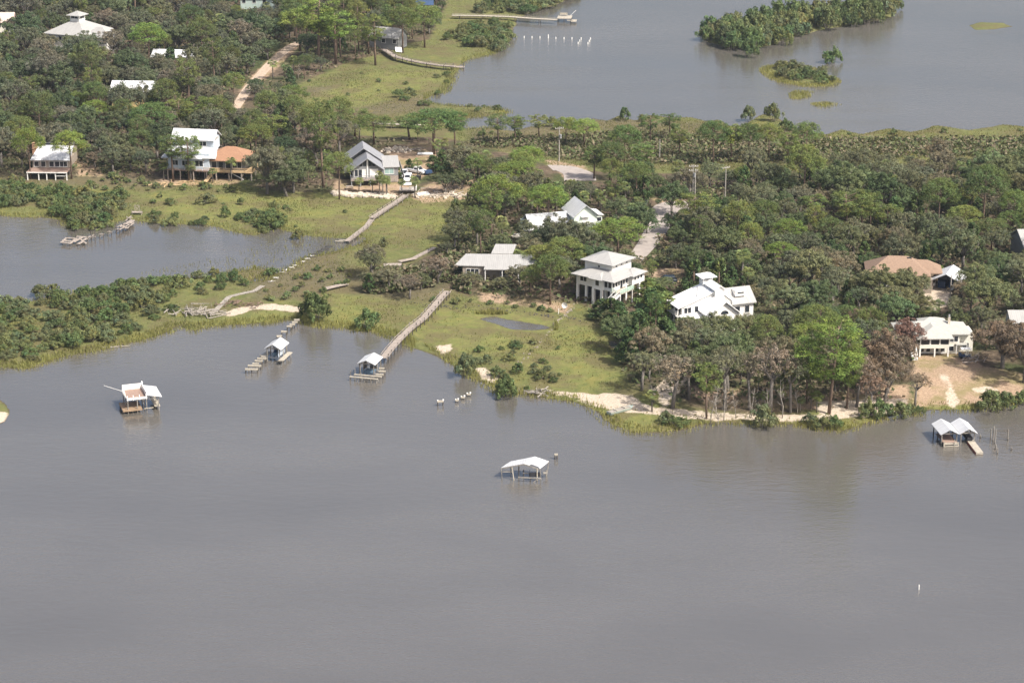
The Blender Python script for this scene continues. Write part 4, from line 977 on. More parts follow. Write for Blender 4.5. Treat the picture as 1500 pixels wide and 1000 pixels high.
m = MB(); m.box(-9.4,-.1,3.6,3.9,-.2,fl-.02); part(T, "gloom_panel", m, M_gloom)  # near-black panel stands in for the shade under the raised floor
window(T,'S',-7.6,fl+1.0,1.6,1.5,.35); window(T,'S',-3.5,fl+1.0,.9,1.6,-.5); window(T,'S',-5.6,fl+4.2,.5,.5,3.0)
for y in (4.3,5.3): window(T,'E',y,fl+.7,.7,1.6,-.3)
for y in (7.2,8.3,9.4): window(T,'E',y,fl+1.1,.55,.8,.5)
for y in (4.6,6.4,8.2): window(T,'E',y,fl+4.5,.5,.5,-2.4)
door(T,'E',3.4,fl,.9,2.1,-.3)
m = MB(); m.box(-.09,2.2,-.3,4.4,fl-.15,fl); part(T, "deck", m, M_palewood)
rail(T, [(2.15,-.25),(2.15,4.3)], fl, 1.05, M_greenpaint, .7, .12); rail(T, [(-.05,-.25),(1.1,-.25)], fl, 1.05, M_greenpaint, .7, .12)
T.scale = (1,1,.84); stairs(T, (1.6,-.3,fl), (.6,-5.2,.2), 1.1, M_white)
for x, y in ((2.0,-.1),(2.0,4.1),(1.2,-2.6),(.6,-2.6)): post(T, "stair_post", x, y, -.3, fl-.2 if y > -1 else 1.5, .09, M_white, True)

# angular white house with lantern
a = at(1037, 481); T = thing("house", "bright white house with steep metal roofs and a small roof lantern among pines", "house", a, R(20), mark="angular white house")
m = MB(); m.box(-4.8,5.8,2.0,7.2,-.3,4.5); m.add([(-4.8,2.0,4.504),(5.8,2.0,4.504),(2.8,2.0,7.0),(-4.8,7.2,4.504),(5.8,7.2,4.504),(2.8,7.2,7.0)],[(0,1,2),(5,4,3),(0,2,5,3),(1,4,5,2),(0,3,4,1)])
m.box(-.8,5.4,-2.6,1.996,-.3,3.6); m.tri_end(-.8,5.4,3.604,6.0,-2.6,1.99); m.box(5.804,11.0,2.4,8.2,-.3,4.0); m.tri_end_x(2.4,8.2,4.004,6.0,5.804,10.9); part(T, "wall", m, M_siding)
m = MB(); m.slab([(-5.9,1.5,4.3),(2.8,1.5,7.3),(2.8,7.7,7.3),(-5.9,7.7,4.3)],.16); m.slab([(2.803,1.5,7.3),(6.3,1.5,4.5),(6.3,7.7,4.5),(2.803,7.7,7.3)],.16); part(T, "roof", m, M_roofbright)
m = MB(); m.gable(-.9,5.5,-2.8,1.9,3.7,6.25,.4,.16,'y'); part(T, "roof", m, M_roofbright)
m = MB(); m.gable(5.9,11.0,2.3,8.3,4.05,6.2,.45,.16,'x'); part(T, "roof", m, M_roofg, "greyer metal roof with a skylight box")
m = MB(); m.slab([(-5.4,-1.6,2.0),(-.85,-1.6,2.0),(-.85,1.95,2.75),(-5.4,1.95,2.75)],.14); part(T, "porch_roof", m, M_roofbright)
m = MB(); m.box(1.9,3.9,1.2,5.4,5.0,7.6); m.tri_end(1.9,3.9,7.604,8.2,1.2,5.4); part(T, "dormer", m, M_siding)
m = MB(); m.gable(1.9,3.9,1.1,5.5,7.62,8.3,.3,.1); part(T, "dormer_roof", m, M_roofbright)
m = MB(); m.box(1.5,3.6,6.0,7.9,6.0,8.0); part(T, "lantern", m, M_siding)
for x, y in ((1.6,6.05),(3.5,6.05),(1.6,7.85),(3.5,7.85)): post(T, "lantern_post", x, y, 8.0, 8.7, .07, M_white, True)
m = MB(); m.hip(1.5,3.6,6.0,7.9,8.72,9.4,.65,.1); part(T, "lantern_roof", m, M_roofbright)
m = MB(); m.box(7.2,9.4,2.9,4.8,5.0,6.1); part(T, "skylight", m, M_siding); window(T,'S',8.3,5.5,1.4,.35,2.9)
window(T,'S',-3.6,2.95,1.5,1.15,2.0); window(T,'S',-1.7,3.0,.8,1.2,2.0); window(T,'S',-3.6,.6,1.4,1.3,2.0); window(T,'S',-1.8,.6,1.2,1.3,2.0)
for y in (2.9,4.4,6.0): window(T,'W',y,2.9,1.0,1.1,-4.8); window(T,'W',y,.6,1.0,1.3,-4.8)
m = MB(); n_ = 14; pts = [(2.3+.85*math.cos(math.pi*i/n_), -2.63, 3.5+.75*math.sin(math.pi*i/n_)) for i in range(n_+1)]; pts2 = [(x,y+.026,z) for x,y,z in pts]; m.add(pts+pts2, [tuple(range(n_,-1,-1)),tuple(range(n_+1,2*n_+2))]); part(T, "arched_window", m, M_glass)
window(T,'S',2.3,1.2,1.4,1.4,-2.6); window(T,'S',7.4,1.6,1.2,1.4,2.4); window(T,'S',9.6,1.6,1.0,1.4,2.4); window(T,'E',4.6,1.6,1.2,1.4,11.0)
m = MB(); m.box(-5.75,-4.804,2.0,7.2,2.2,2.35); part(T, "balcony", m, M_white); rail(T, [(-5.7,2.05),(-5.7,7.15)], 2.35, 1.0, M_white, 1.2, .18)
for y in (2.05,3.8,5.5,7.15): post(T, "porch_post", -5.7, y, -.3, 4.15, .08, M_white, True)
for x in (-5.2,-3.7,-2.3): post(T, "porch_post", x, -1.5, -.3, 1.85, .07, M_white, True)
m = MB(); m.tube((-1.2,3.0,5.6),(-1.2,3.0,7.9),.08); part(T, "flue", m, M_gloom)

# white porch house on the lawn
a = at(1368, 522); T = thing("house", "low white house with a two storey screened porch facing the bare lawn", "house", a, R(1.5), mark="porch house on the lawn"); T.scale = (1,.9,.86)
m = MB(); m.box(-5.6,5.2,2.2,8.5,0,4.5); m.box(-2.9,2.75,-.3,2.196,2.0,2.85); m.box(5.204,8.0,3.2,8,0,4.3); part(T, "wall", m, M_cream)
m = MB(); m.hip(-6.2,6.8,2.3,9.6,4.55,6.3,.6,.2); part(T, "roof", m, M_rooflt)
m = MB(); m.add([(-3.6,-.9,4.45),(3.45,-.9,4.45),(0,2.6,6.1),(-3.6,6,4.6),(3.45,6,4.6),(0,6.4,6.1),(-3.6,-.9,4.25),(3.45,-.9,4.25),(-3.6,6,4.25),(3.45,6,4.25)],[(0,1,2),(1,4,5,2),(3,0,2,5),(0,6,7,1),(1,7,9,4),(3,8,6,0),(7,6,8,9)]); part(T, "porch_roof", m, M_rooflt)
m = MB(); m.hip(-1.6,3.2,6.0,9.5,5.6,6.6,.3,.15); part(T, "roof", m, M_rooflt)
m = MB(); m.box(3.3,3.75,4.9,5.3,5.6,7.4); part(T, "chimney", m, M_rock); m = MB(); m.box(3.38,3.67,4.98,5.22,7.402,8.0); part(T, "flue", m, M_metal)
m = MB()
for x0,x1 in ((-2.65,-1.05),(-.75,.8),(1.1,2.6)): m.box(x0,x1,-.22,-.14,2.9,4.2)
part(T, "porch_screen", m, M_screen)
m = MB(); m.box(-2.85,2.7,-.28,-.1,4.2,4.42)
for x0,x1 in ((-2.88,-2.66),(-1.04,-.76),(.81,1.09),(2.61,2.74)): m.box(x0,x1,-.29,-.09,2.852,4.198)
part(T, "porch_frame", m, M_white)
for x in (-2.75,0.05,2.62): post(T, "porch_post", x, -.15, -.3, 2.0, .13, M_white, True)
m = MB(); m.box(-2.7,2.6,1.9,2.19,0,2.0); part(T, "lower_wall", m, M_siding)
for x in (-2.0,-.8,.8,2.0): window(T,'S',x,.5,.75,1.3,1.9,pane=M_screen)
window(T,'S',4.1,2.7,1.5,1.2,2.2); window(T,'S',3.6,.5,1.0,1.1,2.2); window(T,'S',-5.0,2.8,.8,1.3,2.2); window(T,'S',6.6,.6,1.2,1.4,3.2)
m = MB(); m.box(-5.2,-3.0,.2,2.1,1.85,2.0); part(T, "deck", m, M_palewood); rail(T, [(-5.15,.25),(-3.0,.25)], 2.0, 1.0, M_white, .9, .14)
stairs(T, (-4.1,.2,2.0), (-4.1,-2.6,.1), 1.0, M_white)
m = MB(); m.box(4.4,6.6,1.2,3.1,2.1,2.25); part(T, "awning", m, M_rooflt); 
for x in (4.5,6.5): post(T, "porch_post", x, 1.3, -.3, 2.1, .07, M_white, True)
T = thing("golf_cart", "small dark golf cart with a white roof beside the porch house", "golf cart", at(1413, 524), R(95)); m = MB(); m.box(-.55,.55,-1.1,1.1,.35,.62); m.box(-.55,.55,.65,1.15,.62,.95); part(T, "body", m, M_bluefab)
m = MB(); m.box(-.5,.5,-.5,0,.62,.85); m.box(-.5,.5,-.62,-.5,.85,1.3); part(T, "seat", m, M_cream); m = MB(); m.box(-.65,.65,-1.05,.85,1.85,1.93); part(T, "canopy", m, M_white)
m = MB()
for x in (-.55,.55): m.tube((x,-.9,.6),(x,-.9,1.85),.03); m.tube((x,.75,.9),(x,.6,1.85),.03)
part(T, "canopy_post", m, M_metal)
for x in (-.5,.5):
    for y in (-.75,.8): m = MB(); m.tube((x-.09,y,.25),(x+.09,y,.25),.25,.25,12); part(T, "wheel", m, M_tyre)
logs("driftwood_pile", "grey cut timber lying on the lawn beside the golf cart", G(1432, 528), 8, 5, 1.5, M_wood)

# tan shingle house and carport
a = at(1318, 425); T = thing("house", "tan shingle roofed house mostly hidden by oaks, above the sandy drive", "house", a, R(-6), mark="tan roofed house")
m = MB(); m.box(-6.5,5.5,0,8,0,3.4); m.box(3.6,6.4,-1.6,-.004,0,3.0); part(T, "wall", m, M_tan); m = MB(); m.hip(-6.5,5.5,0,8,3.45,6.3,.7,.2); part(T, "roof", m, M_roofbr); m = MB(); m.hip(-.5,8.3,2.2,7.4,3.4,5.4,.5,.2); part(T, "roof", m, M_roofbr)
m = MB(); m.box(1.4,2.3,3.4,3.9,5.6,6.15); part(T, "roof_vent", m, M_gloom); window(T,'S',4.9,1.2,1.2,1.1,-1.6); window(T,'S',-3,1.0,1.4,1.3,0); window(T,'S',0,1.0,1.4,1.3,0)
a = at(1383, 427); T = thing("carport", "open carport with a bright white metal gable roof at the head of the sandy drive", "carport", a, R(-22), mark="white roofed carport")
m = MB(); m.gable(-2.6,3.2,-.2,6.4,2.5,4.0,.45,.12); part(T, "roof", m, M_roofwy)
for x in (-2.5,3.1):
    for y in (0,3,6.2): post(T, "post", x, y, -.3, 2.45, .1, M_wood, True)
m = MB(); m.box(-2.6,3.2,6.0,6.1,0,2.5); m.box(3.0,3.08,2,5.9,0,2.2); part(T, "back_wall", m, M_gloom); m = MB(); m.tri_end(-2.5,3.1,2.6,3.85,.0,.12); part(T, "gable_end", m, M_gloom)
m = MB(); m.box(-1.8,-.2,2,5,0.1,1.6); m.box(.4,2.4,2.5,5.5,.1,1.4); part(T, "stored_goods", m, M_bluefab)
T = thing("trailer", "small white utility trailer with clutter in front of the tan house", "trailer", at(1360, 421), R(25)); m = MB(); m.box(-1.2,1.2,-.7,.7,.45,.6); m.box(-1.2,1.2,-.72,-.702,.6,1.1); m.box(-.9,.3,-.5,.4,.602,1.2); part(T, "body", m, M_white); m = MB(); m.tube((0,-.9,.3),(0,-.72,.3),.3,.3,12); m.tube((0,.72,.3),(0,.9,.3),.3,.3,12); part(T, "wheel", m, M_tyre)

# mint house
a = at(857, 341); T = thing("house", "pale mint green house with white gable roofs behind the round pines", "house", a, R(17), mark="mint green house"); T.scale = (.88,.82,.80)
m = MB(); m.box(-3.0,3.2,0,9,1.2,5.4); m.tri_end(-3.0,3.2,5.404,8.0,.0,9); m.box(3.204,5.0,1.2,7,1.6,4.6); m.box(.6,2.6,-.5,-.004,-.2,2.6); m.box(-2.9,3.0,.4,8.6,-.3,1.196); part(T, "wall", m, M_mint)
m = MB(); m.gable(-3.0,3.2,-.2,9.2,5.45,8.25,.55,.16); part(T, "roof", m, M_roofwy)
m = MB(); m.slab([(3.3,.8,5.0),(5.4,.8,4.6),(5.4,7.4,4.6),(3.3,7.4,5.0)],.14); part(T, "side_roof", m, M_roofwy)
m = MB(); m.box(-15.0,-3.004,2.6,8.6,.2,3.2); part(T, "wing_wall", m, M_mint); m = MB(); m.gable(-14.0,-3.6,2.6,8.6,3.3,5.2,.5,.16,'x'); part(T, "wing_roof", m, M_roofw)
m = MB(); m.slab([(-16.6,-.6,2.3),(-9.5,-.6,2.3),(-9.5,2.8,3.15),(-16.6,2.8,3.15)],.14); part(T, "porch_roof", m, M_roofw)
for x in (-16.4,-14.2,-12,-9.7): post(T, "porch_post", x, -.4, -.3, 2.25, .08, M_white, True)
rail(T, [(-19.5,-.6),(-16.5,-.6)], .6, 1.0, M_white, 1.0, .2); m = MB(); m.box(-19.5,-9.5,-.5,2.5,.3,.5); part(T, "deck", m, M_palewood)
window(T,'S',-.1,3.2,1.3,1.5,0,pane=M_siding); m = MB(); m.slab([(-1.2,-.75,4.85),(1.1,-.75,4.85),(1.1,-.004,5.1),(-1.2,-.004,5.1)],.1); part(T, "window_hood", m, M_white)
m = MB(); m.box(-1.6,3.0,-.7,-.004,2.65,2.85); part(T, "balcony", m, M_white); rail(T, [(-1.6,-.66),(3.0,-.66)], 2.85, .9, M_white, 1.0, .16)
window(T,'S',4.1,2.8,1.3,1.1,1.2); window(T,'E',3.0,2.8,1.1,1.1,5.0); window(T,'S',-7,1.2,1.4,1.3,2.6); window(T,'S',-5,1.2,1.4,1.3,2.6); window(T,'S',.0,1.35,1.0,.9,0)

# flat white roof among shrubs
a = at(722, 412); T = thing("house", "low house with wide flat white metal roof tucked into scrub oaks", "house", a, R(-3), mark="flat white roof")
m = MB(); m.box(-6.5,6.5,1.6,9,0,2.7); part(T, "wall", m, M_tan); pz = lambda x, y: (x, y, 2.75 + (y+.4)*.15); m = MB(); m.slab([pz(-8.2,1.4),pz(-1.8,1.2),pz(-1.9,-.4),pz(5.8,-.4),pz(6.4,1.6),pz(9.4,3.2),pz(8.0,7.2),pz(-6.2,7.2)],.16); m.slab([(-.8,7.25,4.05),(3.8,7.25,4.05),(4.4,11.5,4.9),(-.1,11.5,4.9)],.16); part(T, "roof", m, M_roofg)
window(T,'S',-4.4,.8,2.6,1.4,1.6); window(T,'S',2.6,.8,2.2,1.5,1.6); window(T,'S',5.0,.8,1.2,1.4,1.6)
for x in (-1.6,2.0,5.4): post(T, "porch_post", x, -.2, -.2, 2.6, .08, M_white, True)

# left shore houses
a = at(70, 264); T = thing("house", "small house with silver metal roof and a broad brown deck on posts above the lagoon", "house", a, R(-2), mark="house with the broad brown deck"); T.scale = (1,1,.84)
m = MB(); m.box(-4.6,4.6,4.2,11,2.5,5.0); m.box(-4.6,4.6,11.004,13.5,2.5,6.6); part(T, "wall", m, M_tan); m = MB(); m.slab([(-5.0,3.5,5.05),(5.0,3.5,5.05),(4.4,11.2,7.4),(-4.4,11.2,7.4)],.16); part(T, "roof", m, M_roofw)
m = MB(); m.slab([(-4.6,11.25,8.1),(4.6,11.25,8.1),(4.6,14,7.2),(-4.6,14,7.2)],.14); part(T, "roof", m, M_roofw); m = MB(); m.box(-4.2,4.0,11.2,11.3,7.3,8.05); part(T, "clerestory", m, M_glass); m = MB(); m.box(-5.8,-4.65,9.5,11.0,2.0,8.4); part(T, "chimney", m, surface_mat("tan brick",(.42,.25,.16),(.3,.17,.11),3,.9))
m = MB(); m.box(-5.2,5.0,-.2,4.16,2.3,2.5); part(T, "deck", m, M_reddeck); m = MB(); m.box(-5.2,5.0,-.28,-.204,2.2,2.52); part(T, "deck_fascia", m, M_siding)
for x in (-5.0,-2.2,-.2,2.0,4.8):
    for y in (0,3.8): post(T, "stilt", x, y, -.3, 2.3, .11, M_siding if y < 1 else M_wood, True)
m = MB(); m.box(2.2,4.7,.0,.1,1.2,1.35); part(T, "brace", m, M_siding); m = MB(); m.box(-4.6,4.6,5,5.1,.2,2.3); part(T, "gloom_panel", m, M_gloom)  # the panel at the back paints the gloom below this floor
for x in (-3.6,-1.9,.2,1.6): window(T,'S',x,2.9,1.1,1.5,4.2)
window(T,'S',3.2,2.9,1.8,1.5,4.2)
a = at(275, 264); T = thing("house", "tall pale blue house with two tiers of white metal roof above the lagoon marsh", "house", a, R(-10), mark="two tier white roofed house")
m = MB(); m.box(-5.2,5.4,1.0,9,2.9,6.6); m.box(-4.8,5.6,4.6,9.6,6.604,9.6); m.tri_end_x(4.6,9.6,9.604,11.0,-4.6,5.4); part(T, "wall", m, M_blue)
m = MB(); m.gable(-4.9,5.5,4.4,9.8,9.65,11.4,.5,.16,'x'); part(T, "upper_roof", m, M_roofw)
m = MB(); m.slab([(-6.6,-.2,5.6),(3.9,-.2,5.6),(3.9,4.56,7.6),(-5.4,4.56,7.6)],.16); m.slab([(3.92,.2,5.75),(7.2,1.0,5.6),(6.4,5.2,7.4),(3.92,4.56,7.55)],.16); part(T, "lower_roof", m, M_roofw)
m = MB(); m.box(-5.0,5.8,-.9,.96,2.6,2.8); part(T, "deck", m, M_reddeck); rail(T, [(-4.9,-.85),(5.7,-.85)], 2.8, 1.0, M_blue, 1.6, .2)
for x in (-4.8,-1.6,1.8,5.2):
    for y in (-.7,4,8): post(T, "stilt", x, y, -.3, 2.6, .12, M_wood, True)
for x in (-3.4,-.8): window(T,'S',x,3.5,1.5,1.2,1.0)
window(T,'S',2.8,3.4,2.0,1.4,1.0); window(T,'S',2.8,7.8,1.8,1.0,4.6); window(T,'S',-2.6,8.0,1.4,.9,4.6)
for y in (6.0,7.1,8.2): window(T,'E',y,8.9,.6,.7,5.6)
m = MB(); m.box(5.8,7.6,2.0,7.0,2.6,2.8); m.beam((6.8,2.0,2.7),(5.2,-2.4,.5),1.0,.2); part(T, "side_stairs", m, M_newwood)
a = at(328, 264); T = thing("house", "orange shingle hip roofed house with a wraparound yellow timber deck", "house", a, R(-7), mark="orange roofed house")
m = MB(); m.box(-3.6,5.0,1.2,8,2.3,4.9); part(T, "wall", m, M_grey); m = MB(); m.hip(-4.3,6.0,.8,8.8,4.95,7.5,.9,.18); part(T, "roof", m, M_roofor)
m = MB(); m.box(-5.0,7.4,-.5,1.196,2.05,2.25); m.box(5.4,7.4,1.2,6,2.05,2.25); part(T, "deck", m, M_newwood); rail(T, [(-4.95,-.45),(5.4,-.45),(7.35,.2),(7.35,5.8)], 2.25, .95, M_newwood, 1.3, .18); rail(T, [(-4.95,-.45),(-4.95,1.1)], 2.25, .95, M_newwood, .8, .18)
for x in (-4.7,-1.8,1.4,4.6,7.1):
    for y in (-.3,4): post(T, "stilt", x, y, -.3, 2.05, .13, M_wood, True)
m = MB(); m.box(-3.4,4.8,3,3.1,.1,2.2); part(T, "gloom_panel", m, M_gloom); m = MB(); m.beam((1.8,.3,1.9),(5.0,.2,.3),.16,.16); part(T, "brace", m, M_white)  # gloom beneath the house made as a dark panel, then a brace
window(T,'S',-2.6,2.7,1.2,1.7,1.2); door(T,'S',-.9,2.3,1.0,2.1,1.2); window(T,'S',.9,2.7,1.2,1.7,1.2); window(T,'S',3.2,2.9,2.2,1.5,1.2)

# roofs showing through the far canopy
def hidden(label, mark, px, py, rot, w, l, ze, zr, wall, roof, kind='gable', axis='x'):
    T = thing("house", label, "house", at(px, py), R(rot), mark=mark)
    m = MB(); m.box(-w/2,w/2,0,l,0,ze)
    if kind == 'gable': (m.tri_end_x(0,l,ze+.004,zr-.2,-w/2,w/2) if axis == 'x' else m.tri_end(-w/2,w/2,ze+.004,zr-.2,0,l))
    part(T, "wall", m, wall); m = MB()
    (m.gable(-w/2,w/2,0,l,ze+.05,zr,.5,.16,axis) if kind == 'gable' else m.hip(-w/2,w/2,0,l,ze+.05,zr,.7,.18)); part(T, "roof", m, roof)
    for x in np.linspace(-w/2+1.2, w/2-1.2, max(2, int(w/3))): window(T,'S',float(x),ze-2.0,1.2,1.3,0)
    return T
T = hidden("wide pale pyramid roofed house with a small cupola in the far forest", "house with the cupola", 97, 75, -24, 14.5, 14.5, 5.2, 9.3, M_siding, M_roofg, 'hip')
m = MB(); m.box(-1.7,1.7,5.6,8.9,8.0,10.4); part(T, "cupola", m, M_siding); m = MB(); m.hip(-1.7,1.7,5.6,8.9,10.42,11.6,.9,.12); part(T, "cupola_roof", m, M_roofg); window(T,'S',0,9.4,2.4,.8,5.6); window(T,'E',7.2,9.4,2.0,.8,1.7)
m = MB(); m.hip(4.5,13.5,3,10,4.6,7.2,.6,.16); part(T, "wing_roof", m, M_roofg); m = MB(); m.box(7.6,13.0,3.5,9.5,0,4.55); part(T, "wing_wall", m, M_siding)
hidden("white roofed yellow house half covered by grey oaks in the forest", "yellow walled house", 194, 159, -4, 11.5, 7, 5.2, 7.2, M_yellow, M_roofw)
hidden("pale roof slivers showing through oaks behind the round pine", "roof behind the round pine", 252, 100, -8, 12, 6, 3.6, 5.2, M_siding, M_roofw)
hidden("white roofed house cut by the top picture edge above the dark trees", "top edge white house", 380, 14, 0, 13, 8, 4.2, 6.2, surface_mat("sea green siding",(.42,.50,.47),(.34,.42,.39),1,.6), M_roofw)
hidden("grey roofed cabin hidden by the pines at the bay marsh pier", "grey cabin by the bay pines", 562, 72, -22, 10, 7, 4.0, 6.4, M_grey, M_roofg)
hidden("pale pink roof peeking in beside brown oaks far up in the forest", "pale pink roof", -8, 52, 5, 12, 8, 4.5, 6.8, M_cream, surface_mat("pinkish shingles",(.52,.42,.37),(.42,.33,.29),2,.8))
hidden("grey metal roofed house behind the brown oaks at the far end of the woods", "house past the woods end", 1536, 388, 8, 11, 9, 4.5, 7.0, M_grey, M_roofg)
hidden("grey roofed shed inside the brown oak past the porch house", "shed past the porch house", 1508, 492, 0, 7, 6, 3, 4.4, M_siding, M_roofg)
#hidden("pale roofed shed in the scrub behind the flat white roof", "shed behind the flat white roof", 692, 376, 4, 6, 3.5, 2.2, 3.0, M_siding, M_roofg)
T = thing("tarpaulin", "bright blue tarpaulin over a shed frame near the far shore trees", "tarpaulin", at(622, 14), R(0)); m = MB(); m.gable(-3,3,-2,2,2.0,3.2,.2,.06,'x'); part(T, "cloth", m, M_bluefab); m = MB()
for x in (-2.8,2.8):
    for y in (-1.8,1.8): m.tube((x,y,-.2),(x,y,2.0),.07)
part(T, "pole", m, M_wood)
T = thing("satellite_dish", "white satellite dish on a post at the edge of the yellow marsh", "satellite dish", at(827, 455), R(-15)); m = MB(); m.tube((0,0,-.2),(0,0,.7),.05); part(T, "mast", m, M_metal); m = MB(); n_ = 18
ring = lambda r, y, z: [(r*math.cos(2*math.pi*i/n_), y, z + r*math.sin(2*math.pi*i/n_)) for i in range(n_)]
vs = ring(.05,.1,1.1)+ring(.35,.04,1.12)+ring(.62,-.08,1.18); m.add(vs, [(i+k*n_,(i+1)%n_+k*n_,(i+1)%n_+(k+1)*n_,i+(k+1)*n_) for k in (0,1) for i in range(n_)]+[tuple(range(n_-1,-1,-1))]); part(T, "dish", m, M_white)
T = thing("stake", "thin white stake beside the satellite dish at the marsh edge", "stake", at(818, 460)); m = MB(); m.tube((0,0,-.2),(0.05,0,1.2),.07,.06); part(T, "shaft", m, M_white); m = MB(); m.box(-.15,.2,-.08,.08,-.02,.12); part(T, "base", m, M_rock)

def pole(label, px, py, h, arms=1, rot=10, mark=None, box=False):
    T = thing("utility_pole", label, "utility pole", at(px, py), R(rot), "utility poles along the lane", mark=mark)
    m = MB(); m.tube((0,0,-.5),(0,0,h),.17,.11,10); part(T, "shaft", m, M_pole)
    for k in range(arms):
        m = MB(); m.box(-1.1,1.1,-.16,-.06,h-.5-k*1.0,h-.36-k*1.0); part(T, "crossarm", m, M_pole)
        for x in (-1.0,-.4,.4,1.0): m = MB(); m.tube((x,-.11,h-.36-k),(x,-.11,h-.1-k),.06,.04,6); part(T, "insulator", m, M_white)
    if box: 
        m = MB(); m.tube((.3,-.25,h-3.0),(.3,-.25,h-2.0),.26,.26,10); part(T, "transformer", m, M_metal)
    return T
pole("pale utility pole with a transformer behind the bend of the lane", 819, 236, 9.0, 1, 15, "utility pole by the bend", True)
pole("double utility pole with stacked crossarms beyond the lane end", 1014.5, 300, 9.8, 2, 5, "double utility pole", True)
T = pole("slim utility pole standing in brown brush away from the lane", 1062, 292, 8.2, 1, 30, "slim utility pole")
m = MB(); q = at(1016.8, 300.5); T = pole("thinner partner pole touching the double utility pole", 1017.5, 300.5, 8.6, 0, 0); m.tube((0,0,8.6),(0,0,8.8),.14,.04); part(T, "cap", m, M_metal)
pole("short white street pole in the trees beside the sandy drive", 1391, 446, 6.2, 0, 0, "street pole by the sandy drive", True)
pole("grey pole near the lane verge in front of brown brush", 945, 302, 3.5, 0, 0, None, True)
pole("pale trunk pole standing by itself in the bay side marsh", 966, 235, 5.5, 0, 0, None, False)
# ------------------------------------------------------------------ plants
F_oak = foliage_mat("oak leaves", 1.6, .22); F_pine = foliage_mat("pine needles", 1.55, .22); F_palm = foliage_mat("palm fronds", 1.4); F_bush = foliage_mat("mangrove leaves", 1.5, .2)
F_grass = foliage_mat("marsh grass blades", 1.4, .4)

def leaf_arrays(clumps, size, rg, upbias=.35, outward=.7, flat=.0, var=.13):
    """clumps: (x,y,z,r,rz,n,shade) -> centres, normals, sizes, colours"""
    C, Nn, Sz, Cl = [], [], [], []
    for x, y, z, r, rz, n, hue in clumps:
        d = rg.normal(size=(n, 3)); d[:, 2] += upbias; d /= np.linalg.norm(d, axis=1)[:, None]
        rad = rg.uniform(.62, 1.06, (n, 1))
        C.append(np.array([x, y, z]) + d * rad * np.array([r, r, rz]))
        q = d*outward + rg.normal(size=(n, 3))*(1-outward)*.8; q[:, 2] += flat
        Nn.append(q / np.linalg.norm(q, axis=1)[:, None])
        Sz.append(size * rg.uniform(.6, 1.25, n))
        v = (1 + rg.normal(0, var, (n, 1))).clip(.45, 1.7)
        Cl.append(np.repeat(np.array([hue]), n, 0) * v)
    return np.concatenate(C), np.concatenate(Nn), np.concatenate(Sz), np.concatenate(Cl)

def leaves_mesh(name, arr, mat, rg, aspect=.62):
    C, Nn, Sz, Cl = arr; n = len(C)
    t = rg.normal(size=(n, 3)); t -= Nn * (t*Nn).sum(1)[:, None]; t /= np.linalg.norm(t, axis=1)[:, None]
    b = np.cross(Nn, t); s = Sz[:, None]
    V = np.stack([C - t*s, C - b*s*aspect + Nn*s*.12, C + t*s, C + b*s*aspect + Nn*s*.12], 1).reshape(-1, 3)
    col = np.repeat(Cl, 4, 0).clip(0, 3)
    return np_mesh(name, V, np.arange(4*n).reshape(-1, 4), mat, {"tint": col})

def hue(rg, base=(1, 1, 1), a=.19):
    k = 1 + rg.normal(0, a); w = rg.normal(0, a*.5)
    return (base[0]*k*(1+w), base[1]*k, base[2]*k*(1-w))

def oak(seed, Rr, H, density=1.0, bare=0.0, up=0.0):
    """broad rounded crown of small sprays on a short trunk with spreading limbs"""
    rg = np.random.default_rng(seed); cl = []; trunk_h = H*(.30 + .10*(bare > 0) + up)
    nl = 9; lobes = []
    for i in range(nl):                            # a few big boughs, each carrying many sprays
        th = i*2.399 + rg.normal()*.3; k = math.sqrt((i+.4)/nl)
        lobes.append((Rr*.66*k*math.cos(th), Rr*.66*k*math.sin(th), trunk_h + (H-trunk_h)*(.62 - .34*k*k + rg.normal()*.06), Rr*rg.uniform(.42, .58), hue(rg, a=.07)))
    nc = int(15*density)
    for lx, ly, lz, lr, lh in lobes:
        for _ in range(nc):
            d = rg.normal(size=3); d[2] = abs(d[2])*1.1 - .35; d /= np.linalg.norm(d); k = rg.uniform(.78, 1.08)
            r = rg.uniform(.45, .82)*Rr/4.6; w = hue(rg, lh, .055)
            cl.append((lx+d[0]*lr*k, ly+d[1]*lr*k, lz+d[2]*lr*.8*k, r, r*.7, int(rg.uniform(56, 86)*(1-bare)), w))
    arr = leaf_arrays(cl, .145, rg, .5, .72, .14, .10)
    tr = MB(); fork = Vector((rg.normal()*.3, rg.normal()*.3, trunk_h))
    tr.path([(0,0,-.4),(fork.x*.4,fork.y*.4,trunk_h*.5),fork], [.38,.30,.27], 7)
    for lx, ly, lz, lr, lh in lobes:
        e = Vector((lx, ly, lz)); m1 = fork.lerp(e, .5) + Vector((rg.normal()*.3, rg.normal()*.3, .2))
        tr.path([fork - Vector((0,0,.3)), m1, e, e + Vector((rg.normal()*.4, rg.normal()*.4, lr*.6))], [.17,.11,.06,.02], 5)
        if bare > .15:
            for _ in range(4):
                q = m1.lerp(e, rg.uniform(.3, 1)); tr.path([q, q + Vector((rg.normal()*1.1, rg.normal()*1.1, rg.uniform(.4, 1.5)))], [.05,.018], 4)
    return leaves_mesh("crown", arr, F_oak, rg), tr.mesh("trunk", M_greybark, True)

